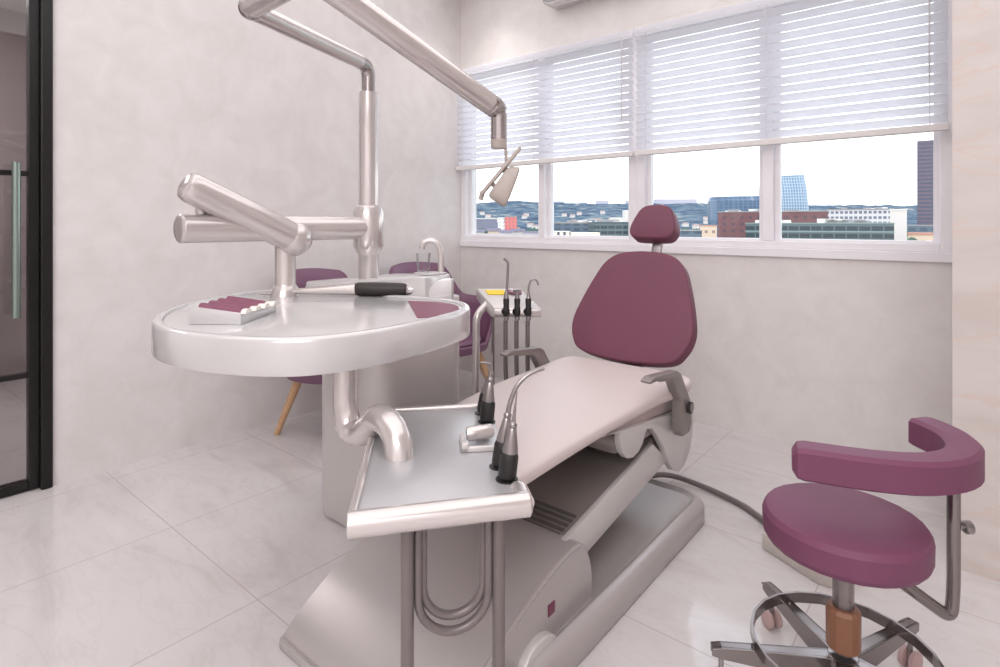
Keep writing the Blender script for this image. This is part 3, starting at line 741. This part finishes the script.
# ------------------------------------------------------------------ assistant's console
cs = thing('assistant_console', 'pale instrument console on a bent tube behind the beige chair seat', 'instrument holder', (-1.80, 2.12, 0))
O3 = cs.location.copy()
Q0 = cw(-.03, 2.74, 0)
fa = (Rv * .995 + Fv * .02).normalized(); fb = Vector((-fa.y, fa.x, 0)); fb = (fb * .93 - fa * .36).normalized()
def QP(a, c, z): q = Q0 + fa * a + fb * c; return Vector((q.x, q.y, z))
b = NB()
side = [(0, .800), (0, .845), (.012, .852), (.235, .915), (.25, .905), (.25, .865), (.20, .845), (.05, .80)]
prism(b, [QP(0, c, z) for c, z in side], fa * .222, .004, 2); con = obj('console', b, M['pearl_soft'], cs, off=O3)
b = NB(); prism(b, [QP(.03, .15, .8925), QP(.125, .15, .8925), QP(.125, .205, .908), QP(.03, .205, .908)], (0, 0, .003)); obj('yellow_label', b, M['yellow'], con, False, off=O3)
for k, xx in enumerate((.155, .185)):
    b = NB(); c_ = QP(xx, .175, 0); zc = .9005
    pr = []
    for j in range(20):
        a = 2 * PI * j / 20; q = QP(xx + .020 * math.cos(a), .175 + .032 * math.sin(a), 0); q.z = zc + .0275 * .28 * math.sin(a) + .001; pr.append(q)
    prism(b, pr, (0, 0, .004)); pd = obj('button_pad', b, M['pinktag'], con, off=O3)
    b = NB(); sphere(b, (c_.x, c_.y, zc + .006), .008, sz=.5, n=12); obj('button', b, M['white'], pd, off=O3)
b = NB(); q0 = QP(-.0, -.005, .825); q1 = QP(.225, -.005, .825); tube(b, [q0, q0 + fa * .004, q1 - fa * .004, q1], [.019, .022, .022, .019], 18); obj('front_bar', b, M['pearl'], cs, off=O3)
b = NB(); t0 = cw(-.118, 2.80, 0)
tube(b, fillet([(t0.x, t0.y, 0.01), (t0.x, t0.y, .80), QP(.015, .12, .855)], .09), .0185, 18); obj('support_tube', b, M['pearl'], cs, off=O3)
b = NB(); lathe(b, [(.0, 0), (.095, 0), (.095, .008), (.085, .016), (.024, .022), (.02, .03)], (t0.x, t0.y, 0)); obj('foot_plate', b, M['pearl_soft'], cs, off=O3)
b = NB(); q = QP(.015, .05, 0); tube(b, [(q.x, q.y, .81), (q.x, q.y, .40)], .0075, 10); obj('hose', b, M['hose'], cs, off=O3)
TX = (.043, .095, .148)
for xx in TX:
    q = QP(xx, -.036, 0)
    b = NB(); tube(b, spl([(q.x, q.y, .79), (q.x, q.y, .6), (q.x, q.y, .40), (q.x - .03, q.y - .03, .30), (q.x - .06, q.y + .02, .36)], 6), .0105, 12); obj('hose', b, M['hose'], cs, off=O3)
    b = NB(); tube(b, [QP(xx, -.032, .832), QP(xx, -.02, .832)], .016, 14); obj('clip', b, M['blackgrip'], cs, off=O3)
def suction(loc, kind, label):
    r = thing('suction_handpiece', label, 'dental tool', loc, 0, 'instruments on the assistant console')
    b = NB(); tube(b, [(0, 0, 0), (0, 0, .006), (0, 0, .038), (0, 0, .044), (0, 0, .078), (0, 0, .083)], [.012, .0155, .015, .013, .015, .012], 16); obj('grip', b, M['blackgrip'], r)
    b = NB(); tube(b, [(0, 0, -.02), (0, 0, -.003)], [.012, .012], 14); obj('hose_collar', b, M['steel'], r)
    b = NB()
    if kind == 'tall': tube(b, spl([(0, 0, .083), (0, 0, .11), (.002, .002, .13), (.004, .004, .18), tuple(fa * .008 + Vector((0, 0, .235))), tuple(fa * .006 + Vector((0, 0, .255))), tuple(fa * -.012 + Vector((0, 0, .272)))], 5), [.013] + [.0125 - .001 * k for k in range(7)] + [.006] * 23, 12)
    elif kind == 'hook': tube(b, spl([(0, 0, .083), (0, 0, .11), tuple(fa * .002 + Vector((0, 0, .14))), tuple(fa * .014 + Vector((0, 0, .170))), tuple(fa * .036 + Vector((0, 0, .170))), tuple(fa * .048 + Vector((0, 0, .145)))], 6), [.012] + [.011 - .001 * k for k in range(6)] + [.005] * 24, 12)
    else:
        tube(b, [(0, 0, .083), (0, 0, .10), (0, 0, .118)], [.011, .0095, .010], 12)
        tube(b, [tuple(fa * -.02 + Vector((0, 0, .124))), tuple(fa * .02 + Vector((0, 0, .124)))], .009, 12)
    obj('nozzle', b, M['steel'], r)
for xx, kd, lb in zip(TX, ('tall', 'tee', 'hook'), ('black-gripped suction tube with tall straight nozzle on the console', 'black-gripped syringe with short tee head between tall and hooked tubes', 'black-gripped saliva tube with hooked nozzle on the console')):
    q = QP(xx, -.045, .815); suction((q.x, q.y, q.z), kd, lb)

# ------------------------------------------------------------------ stool
sx, sy = -.256, 1.697
st = thing('operator_stool', 'round plum stool with curved armrest and chrome star base', 'stool', (sx, sy, 0))
n = 26
b = NB(); lathe(b, [(.0, .418), (.165, .418), (.182, .425), (.189, .438), (.190, .486), (.182, .500), (.168, .506), (.08, .511), (.0, .512)], n=n); obj('seat', b, M['purple'], st, True, 22)
b = NB(); lathe(b, [(.0, .395), (.10, .395), (.10, .418), (0, .418)]); obj('seat_plate', b, M['dark_grey'], st)
b = NB(); lathe(b, [(.025, .15), (.025, .40)], n=14); obj('gas_column', b, M['stool_metal'], st, True, 20)
b = NB(); lathe(b, [(.038, .160), (.040, .164), (.0405, .256), (.034, .265), (.027, .266)], n=14); obj('sleeve', b, M['copper'], st, True, 20)
b = NB(); lathe(b, [(.034, .06), (.042, .065), (.042, .135), (.034, .139)], n=14); obj('hub', b, M['stool_metal'], st, True, 20)
# curved pad
pts = [(-.350, 1.578, .656), (-.30, 1.592, .656), (-.18, 1.628, .656), (-.085, 1.688, .654), (-.030, 1.770, .653), (-.014, 1.862, .652), (-.038, 1.950, .652), (-.090, 2.022, .650), (-.130, 2.055, .650)]
sp_ = spl([(x - sx, y - sy, z) for x, y, z in pts], 3)
rings = []
m_ = len(sp_)
sec = [(-.5, -.75), (-.25, -1), (.25, -1), (.5, -.75), (.5, .78), (.36, 1), (-.36, 1), (-.5, .78)]
for i, q in enumerate(sp_):
    t = (sp_[min(m_ - 1, i + 1)] - sp_[max(0, i - 1)]); t.z = 0; t.normalize(); nn = Vector((t.y, -t.x, 0))
    f = 1.0
    if i in (0, m_ - 1): f = .55
    if i in (1, m_ - 2): f = .92
    w = .078 * f; hh = .042 * f
    rings.append([q + nn * (a * w) + Vector((0, 0, c * hh)) for a, c in sec])
b = NB(); loft(b, rings); obj('armrest_pad', b, M['purple'], st, True, 18)
# rod
rx, ry = .219, .212
b = NB(); tube(b, fillet([(.02, .02, .392), (.06, .058, .375), (rx - .005, ry - .004, .215), (rx, ry, .30), (rx, ry, .63)], .035, 6), .0155, 12); rod = obj('armrest_rod', b, M['stool_metal'], st)
b = NB(); kv = Vector((.62, -.02, 0)); kd = (Rv).normalized(); q = Vector((rx, ry, .455)); tube(b, [q, q + kd * .028], .006, 10); tube(b, [q + kd * .026, q + kd * .030, q + kd * .044, q + kd * .047], [.013, .017, .017, .013], 10); obj('knob', b, M['steel'], rod, True, 25)
# star base, ring, wheels
for k in range(5):
    a = R(66 + 72 * k); ca, sa = math.cos(a), math.sin(a)
    def LP(r_, o, z): return (ca * r_ - sa * o, sa * r_ + ca * o, z)
    b = NB()
    prof = [(.03, .138), (.03, .072), (.30, .098), (.325, .104), (.325, .126), (.30, .130)]
    for o0 in (-.020, .012):
        prism(b, [LP(r_, o0 * (1 - .45 * (r_ / .325)), z) for r_, z in prof], Vector((-sa * .008, ca * .008, 0)), .0015, 1)
    prism(b, [LP(r_, -.020 * (1 - .45 * (r_ / .325)), z) for r_, z in ((.03, .138), (.30, .130), (.325, .126), (.325, .122), (.30, .126), (.03, .132))], Vector((-sa * .03, ca * .03, 0)), .001, 1)
    leg = obj('leg', b, M['stool_metal'], st, True, 20)
    b = NB(); tube(b, [LP(.30, 0, .11), LP(.30, 0, .045)], .007, 8); obj('castor_stem', b, M['steel'], leg)
    for o0 in (-.022, .006):
        b = NB(); tube(b, [LP(.30, o0, .0275), LP(.30, o0 + .003, .0275), LP(.30, o0 + .013, .0275), LP(.30, o0 + .016, .0275)], [.022, .0275, .0275, .022], 18); obj('castor_wheel', b, M['castor'], leg)
b = NB(); n = 22
prof = [(.213, .132), (.220, .132), (.220, .162), (.213, .162)]
rings = [[(r_ * math.cos(2 * PI * k / n), r_ * math.sin(2 * PI * k / n), z) for k in range(n)] for r_, z in prof + prof[:1]]
loft(b, rings, False, False); obj('foot_ring', b, M['stool_metal'], st, True, 10)
for k in range(5):
    a = R(66 + 72 * k); b = NB(); tube(b, [(.217 * math.cos(a), .217 * math.sin(a), .118), (.217 * math.cos(a), .217 * math.sin(a), .137)], .008, 8); obj('ring_bracket', b, M['stool_metal'], st)

# ------------------------------------------------------------------ foot control
fc = thing('foot_control', 'low pale foot control box on the floor behind the stool', 'foot control', (-.50, 2.38, 0))
O4 = fc.location.copy()
b = NB(); prism(b, [(-.625, 2.335, .0), (-.415, 2.225, .0), (-.36, 2.23, .0), (-.28, 2.36, .0), (-.30, 2.42, 0), (-.49, 2.53, 0), (-.55, 2.52, 0)], (0, 0, .062), .006, 2); fcb = obj('housing', b, M['box'], fc, off=O4)
b = NB(); prism(b, [(-.59, 2.345, .062), (-.43, 2.262, .062), (-.33, 2.37, .062), (-.50, 2.47, .062)], (0, 0, .018), .006, 2); obj('pedal', b, M['pearl_soft'], fc, off=O4)
b = NB(); tube(b, spl([(-1.19, 2.506, .045), (-1.17, 2.60, .040), (-1.10, 2.66, .030), (-.94, 2.66, .018), (-.78, 2.61, .014), (-.66, 2.52, .016), (-.585, 2.44, .03)], 8), .0125, 14); obj('cable', b, M['hose'], fc, off=O4)

# ------------------------------------------------------------------ the city outside
EYE = 1.25; GZ = -20.0
def site(k, D): q = Fv * D + Rv * (k * D); return Vector((q.x, q.y, 0))
yaw0 = math.atan2(Rv.y, Rv.x)
gm = mat('city_ground', S(120, 132, 120), 1.0, var=.3, scale=.02, spec=0)
b = NB(); c = site(0, 2600); b2 = NB(); bmesh.ops.create_circle(b, cap_ends=True, radius=5200, segments=48); bmesh.ops.translate(b, verts=b.verts, vec=(c.x, c.y, GZ)); struct('ground_city', b, gm)
# ridge
hm = hill_mat()
def hill_z(k, D):
    u = max(0, (D - 1500) / 2300); q = site(k, D)
    crest = 112 + 5 * math.sin(k * 7 + 1) - 12 * max(0, k - .3) + 6 * noise.noise(Vector((k * 9, 0, 0)))
    return GZ + (crest - GZ) * min(1, (u / .72)) ** 1.15 + 16 * noise.noise(Vector((q.x / 240, q.y / 240, 0))) * min(1, u * 3) + 7 * noise.noise(Vector((q.x / 55, q.y / 55, 3))) * min(1, u * 2)
b = NB(); rows = []
nk, nd = 190, 46
for j in range(nd):
    D = 1500 + 2300 * j / (nd - 1); row = []
    for i in range(nk):
        k = -.45 + 1.65 * i / (nk - 1); q = site(k, D)
        row.append(b.verts.new((q.x, q.y, hill_z(k, D))))
    rows.append(row)
for r0, r1 in zip(rows[:-1], rows[1:]):
    for i in range(nk - 1): b.faces.new((r0[i], r0[i + 1], r1[i + 1], r1[i]))
o = struct('hills', b, hm, None, True)

def building(name, label, kc, D, wid, top, m, depth=None, rot=0, shape='box', bands=None, roof=None, bandm=None, plant=0):
    """top: roof height in metres above the camera-room floor; kc: bearing tangent; everything stands on the city ground"""
    depth = depth or wid * .6
    th = math.atan(kc) if kc > .35 else 0.0           # the eastern blocks are turned to face the clinic
    wid *= math.cos(th); rot = rot - math.degrees(th)
    q = site(kc, D) + (Fv * math.cos(th) + Rv * math.sin(th)) * depth / 2      # the front face stands at distance D
    root = thing(name, label, 'building', (q.x, q.y, GZ), yaw0 + R(rot))
    H = top - GZ; b = NB()
    if shape == 'box': box(b, -wid / 2, wid / 2, -depth / 2, depth / 2, 0, H)
    elif shape == 'taper':
        loft(b, [[(x * f, y * f, z) for x, y in rrect(-wid / 2, wid / 2, -depth / 2, depth / 2, wid * .2, wid * .2)] for f, z in ((1.12, 0), (1.1, H * .55), (1.0, H * .8), (.88, H - 6), (.86, H))])
    elif shape == 'round':
        rr_ = rrect(-wid / 2, wid / 2, -depth / 2, depth / 2, min(wid, depth) * .45, min(wid, depth) * .45)
        loft(b, [[(x * f, y * f, z) for x, y in rr_] for f, z in ((.95, 0), (1, H * .5), (1, H * .9), (.94, H))])
    elif shape == 'lean':
        t = wid / 2
        loft(b, [[(-t, -depth / 2, 0), (t, -depth / 2, 0), (t, depth / 2, 0), (-t, depth / 2, 0)], [(-t * .1, -depth / 2, H * .9), (t, -depth / 2, H * .9), (t, depth / 2, H * .9), (-t * .1, depth / 2, H * .9)], [(t * .5, -depth / 4, H), (t, -depth / 4, H), (t, depth / 4, H), (t * .5, depth / 4, H)]])
    obj('walls', b, m, root, False)
    if roof:
        b = NB()
        if roof[0] == 'gable':
            prism(b, [(-wid / 2 - 1, -depth / 2 - 1, H), (-wid / 2 - 1, depth / 2 + 1, H), (-wid / 2 - 1, 0, H + roof[1])], (wid + 2, 0, 0))
        else: box(b, -wid / 2 - .3, wid / 2 + .3, -depth / 2 - .3, depth / 2 + .3, H, H + roof[1])
        obj('roof', b, roof[2], root, False)
    if plant:
        rp_ = random.Random(int(abs(kc) * 1e5))
        for _ in range(plant):
            b = NB(); x = rp_.uniform(-.42, .42) * wid; w2 = rp_.uniform(.03, .09) * wid; h2 = rp_.uniform(1.0, 2.6)
            box(b, x - w2, x + w2, -depth * .3, depth * .1, H, H + h2); obj('roof_plant', b, roofg if _ % 2 else whroof, root, False)
    if bands:
        b = NB()
        for z0, z1 in bands: box(b, -wid / 2 - .25, wid / 2 + .25, -depth / 2 - .25, depth / 2 + .25, z0 - GZ, z1 - GZ)
        obj('window_bands', b, bandm, root, False)
    return root
K = lambda px: (px - 500.0) / 569.86      # bearing of a landmark seen from the room, as a tangent
def Z(y, D): return EYE + (224.0 - y) * D / 569.86
def Wd(a, c, D): return abs(c - a) * D / 569.86
dk = mat('dark_glazing', S(66, 84, 92), .3, .2); dk2 = mat('grey_glazing', S(128, 132, 140), .3)
slate = mat('violet_slate_roof', S(104, 98, 116), .8); roofg = mat('grey_roof', S(150, 148, 150), .8); terr = mat('terracotta_roof', S(196, 140, 120), .8); whroof = mat('white_roof', S(225, 220, 216), .7)
bl = facade_mat('blue_curtain_wall', S(92, 114, 142), S(62, 88, 118), 5, 3.5, .8, .8, .25)
gt = facade_mat('pale_blue_glass_tower', S(168, 182, 200), S(92, 122, 152), 3.2, 4, .62, .72, .3)
dt = facade_mat('dark_banded_tower', S(98, 82, 98), S(60, 66, 92), 3.5, 3.6, .95, .52, .35)
rbk = facade_mat('red_brick_block', S(112, 74, 78), S(84, 66, 76), 6, 5, .4, .45)
gn = facade_mat('dark_green_office', S(92, 108, 112), S(44, 58, 66), 5, 3.6, .9, .6, .3)
of = facade_mat('grey_white_office', S(208, 204, 206), S(104, 108, 124), 3.2, 4.2, .66, .5)
apt = facade_mat('pale_orange_flats', S(220, 194, 172), S(150, 124, 116), 4, 4, .4, .4)
pk = facade_mat('coral_block', S(206, 118, 116), S(184, 98, 104), 5, 4.5, .5, .5)
wh = facade_mat('white_block', S(228, 222, 220), S(176, 178, 190), 5, 4.5, .45, .4)
whp = mat('plain_white_wall', S(214, 206, 203), .7, var=.02)
whb = facade_mat('white_hall', S(236, 226, 216), S(84, 80, 92), 3.2, 12, .42, .9)
navy = facade_mat('navy_shed', S(88, 104, 120), S(62, 80, 98), 7, 4, .6, .6)

def bl_(name, label, x0, x1, y, D, m, **kw): return building(name, label, K((x0 + x1) / 2), D, Wd(x0, x1, D), Z(y, D), m, **kw)
bl_('skyscraper', 'tall dark banded tower at the right window edge', 917, 946, 140, 520, dt, depth=24)
bl_('glass_tower', 'tapered pale blue glass tower right of the window bar', 776, 807, 175, 760, gt, depth=30, shape='taper')
bl_('glass_building', 'low rounded blue glass building left of the window bar', 706, 772, 196, 640, bl, depth=50, shape='round')
bl_('slim_tower', 'slim white tower half hidden behind the window bar', 754, 766, 177, 700, whp, depth=14, shape='lean')
bl_('brick_building', 'dark red brick building in front of the blue glass building', 716, 826, 212, 420, rbk, depth=30, plant=6, roof=('flat', .8, roofg))
bl_('office_building', 'grey and white strip-windowed office behind the blank white slab', 826, 893, 210, 450, of, depth=25, plant=6, roof=('flat', 1.0, roofg))
bl_('slab_building', 'blank white slab building standing in front of the grey office', 890, 907, 210, 300, whp, depth=4, roof=('flat', .6, whroof))
bl_('green_office', 'long dark green glazed office at the bottom of the right pane', 742, 890, 223, 280, gn, depth=16, plant=6, bands=[(Z(232, 280), Z(231, 280)), (Z(223.6, 280), Z(222.8, 280))], bandm=mat('pale_green_ledge', S(140, 156, 156), .6))
bl_('vault_roof', 'white rounded rooftop pavilion beyond the dark green office', 754, 792, 220, 330, whp, depth=10, shape='round')
bl_('apartment_block', 'pale orange flats with balconies beside the headrest', 700, 717, 226, 330, apt, depth=12, roof=('flat', .5, terr))
bl_('low_hall', 'low green-grey hall in front of the orange flats', 660, 702, 231, 300, navy, depth=14, roof=('flat', .5, roofg))
bl_('low_house', 'pale house with flat terracotta roof below the dark tower', 908, 946, 235, 270, apt, depth=12, roof=('flat', 1.0, terr))
bl_('grey_office', 'low blue-grey office at the foot of the dark tower', 908, 946, 226, 420, navy, depth=20, roof=('flat', .8, roofg))
bl_('coral_building', 'coral red block among trees in the leftmost pane', 505, 517, 217, 760, pk, depth=14, roof=('flat', 1, roofg))
bl_('white_building', 'white block joined to the left of the coral block', 498, 504.5, 217.5, 762, wh, depth=14)
bl_('white_hall', 'white hall with dark window slots in the second pane', 546, 570, 232, 300, whb, depth=12, roof=('flat', .4, whroof))
bl_('cream_hall', 'long blank cream hall beside the slotted white hall', 571, 600, 232.5, 300, mat('cream_wall', S(240, 220, 202), .7, var=.03), depth=10)
bl_('long_warehouse', 'long dark blue warehouse behind the cream hall', 550, 602, 223.5, 420, navy, depth=25, plant=6, roof=('flat', 1, roofg))
bl_('glazed_warehouse', 'dark green glazed warehouse left of the headrest', 594, 660, 223.5, 380, gn, depth=25, plant=6, roof=('flat', 1, dk))
bl_('white_flats', 'white stepped flats on the slope left of the wide window bar', 625, 632, 210, 820, whp, depth=16)
bl_('white_terrace', 'low white terrace below the stepped flats', 612, 624, 217.5, 800, whp, depth=16)
for i, (x0, x1, y, D, nm, lb) in enumerate([(473, 484, 230, 440, 'house', 'dark-roofed white house at the far left of the first pane'), (488, 500, 229, 415, 'house', 'peach house in front of the coral block, nearer the corner'), (501, 511, 231, 400, 'house', 'dark-roofed white house directly below the coral block'), (512, 524, 229.5, 430, 'house', 'white house with dark roof right of the coral block'), (525, 540, 232, 400, 'house', 'wide white house beside the first window bar')]):
    bl_(nm, lb, x0, x1, y + 2, D, apt if i == 1 else whp, depth=10, roof=('gable', 2.0, slate))
bl_('terrace_row', 'long low white terrace along the bottom of the first pane', 474, 541, 234.5, 330, wh, depth=10, roof=('flat', .5, roofg))
bl_('distant_sheds', 'long grey sheds among trees in the first pane', 474, 497, 219, 1180, mat('grey_violet_shed', S(120, 120, 140), .8), depth=40, roof=('flat', 1.5, whroof))
rgm = mat('grey_mauve_wall', S(186, 182, 194), .8)
def ridge(name, label, x0, x1, y, D):
    q = site(K((x0 + x1) / 2), D); w = Wd(x0, x1, D); root = thing(name, label, 'building', (q.x, q.y, 80), yaw0)
    b = NB(); box(b, -w / 2, w / 2, -20, 20, 0, Z(y, D) - 80); obj('walls', b, rgm, root, False)
    b = NB(); box(b, -w / 2 - 1, w / 2 + 1, -21, 21, Z(y, D) - 80, Z(y, D) - 78); obj('roof', b, whroof, root, False)
ridge('hilltop_block', 'pale block on the ridge, leftmost in the second pane', 554, 564, 201.5, 3350)
ridge('hilltop_block', 'wide pale block on the ridge, second in the second pane', 579, 587, 202.5, 3400)
ridge('hilltop_block', 'tallest pale block on the ridge left of the wide window bar', 596, 608, 201, 3380)
ridge('hilltop_block', 'pale block on the ridge next to the wide window bar', 626, 634, 201, 3380)
ridge('hilltop_block', 'long pale blocks on the ridge behind the headrest', 652, 696, 199.5, 3300)

# small houses scattered at the foot of the hills
rnd = random.Random(11); hp = None; taken = []
hm_w = mat('small_house_wall', S(208, 200, 196), .8, var=.1, scale=.1); rf_h = mat('small_house_roof', S(158, 132, 126), .8)
while len(taken) < 46:
    k = rnd.uniform(-.05, .44); D = rnd.uniform(1350, 2300)
    q = site(k, D)
    if any((q - t).length < 34 for t in taken): continue
    taken.append(q); zg = hill_z(k, D) if D > 1500 else GZ
    if hp is None:
        hp = thing('small_house', 'tiny pale house among the trees at the foot of the hills', 'house', (q.x, q.y, zg), yaw0, 'small houses at the foot of the hills')
        b = NB(); box(b, -9, 9, -5, 5, -4, 10); obj('walls', b, hm_w, hp, False)
        b = NB(); prism(b, [(-10, -6, 10), (-10, 6, 10), (-10, 0, 13)], (20, 0, 0)); obj('roof', b, rf_h, hp, False)
    else: dup(hp, (q.x, q.y, zg), yaw0 + rnd.uniform(-.4, .4))
# tree belts: uncountable foliage
tm = mat('park_foliage', S(70, 94, 84), 1.0, var=.5, scale=.25, spec=0)
def trees(k0, k1, d0, d1, n, r0, r1, seed, nm='park_trees', z=0):
    rnd = random.Random(seed); b = NB()
    for i in range(n):
        q = site(rnd.uniform(k0, k1), rnd.uniform(d0, d1)); r = rnd.uniform(r0, r1)
        t = NB(); bmesh.ops.create_icosphere(t, subdivisions=1, radius=r)
        for v in t.verts: v.co = v.co * rnd.uniform(.8, 1.2) + Vector((q.x, q.y, GZ + z + r * .8))
        merge(b, t)
    return tag(obj(nm, b, tm, None, True, 80), 'dark green treetops between the houses below the hills', 'trees', None, 'stuff')
trees(-.08, .85, 900, 1130, 420, 5, 8.5, 3)
o = trees(.716, .732, 244, 256, 9, 1.6, 2.6, 5, 'street_trees', 11); o['label'] = 'green treetops beside the blank white slab building'

# ------------------------------------------------------------------ light
w = bpy.data.worlds.new('sky'); bpy.context.scene.world = w; w.use_nodes = True
N = w.node_tree.nodes; L = w.node_tree.links; bg = N['Background']
tc = N.new('ShaderNodeTexCoord'); sp = N.new('ShaderNodeSeparateXYZ'); L.new(tc.outputs['Generated'], sp.inputs[0])
rp = N.new('ShaderNodeValToRGB'); L.new(sp.outputs['Z'], rp.inputs['Fac'])
e = rp.color_ramp.elements; e[0].position = 0.0; e[0].color = (1, 1, 1, 1); e[1].position = .7; e[1].color = (.84, .90, 1, 1)
L.new(rp.outputs['Color'], bg.inputs['Color']); bg.inputs['Strength'].default_value = 2.4

def lamp(name, kind, loc, rot, power, col=(1, 1, 1), **kw):
    l = bpy.data.lights.new(name, kind); l.energy = power; l.color = col
    for k, v in kw.items(): setattr(l, k, v)
    o = bpy.data.objects.new(name, l); C.objects.link(o); o.location = loc; o.rotation_euler = rot
    return o
lamp('sun', 'SUN', (0, 0, 40), (R(48), 0, R(30)), .8, (1, .95, .9), angle=R(4))
warm = (1.0, .985, .995)
lamp('added_ceiling_fill', 'AREA', (-1.2, 1.0, ZC - .03), (0, 0, 0), 72, warm, shape='RECTANGLE', size=4.0, size_y=4.6)  # added fill spread across the ceiling for soft, even light
lamp('added_ceiling_fill', 'AREA', (1.0, -2.4, ZC - .03), (0, 0, 0), 150, warm, shape='RECTANGLE', size=3.0, size_y=2.6)  # unseen fill added behind the camera to brighten surfaces facing it
lamp('downlight', 'SPOT', (-2.93, 3.18, ZC - .02), (0, 0, 0), 20, (1, .96, .93), spot_size=R(100), spot_blend=.9, shadow_soft_size=.05)
lamp('corridor_light', 'AREA', (-4.9, 0, 2.95), (0, 0, 0), 42, warm, shape='SQUARE', size=.8)

# ------------------------------------------------------------------ camera
cam = bpy.data.cameras.new('camera'); co = bpy.data.objects.new('camera', cam); C.objects.link(co)
cam.sensor_width = 36; cam.sensor_fit = 'HORIZONTAL'; cam.lens = 569.86 / 1000 * 36
cam.shift_y = -(333.5 - 224.0) / 1000
cam.clip_start = .05; cam.clip_end = 20000
co.location = (0, 0, 1.25); co.rotation_euler = (R(90), 0, math.atan2(569.86, 688))
sc = bpy.context.scene; sc.camera = co
sc.view_settings.view_transform = 'Standard'; sc.view_settings.look = 'None'; sc.view_settings.gamma = 1; sc.view_settings.exposure = 0.1
sc.view_settings.use_curve_mapping = False
sc.cycles.max_bounces = 10; sc.cycles.diffuse_bounces = 6; sc.cycles.transparent_max_bounces = 12
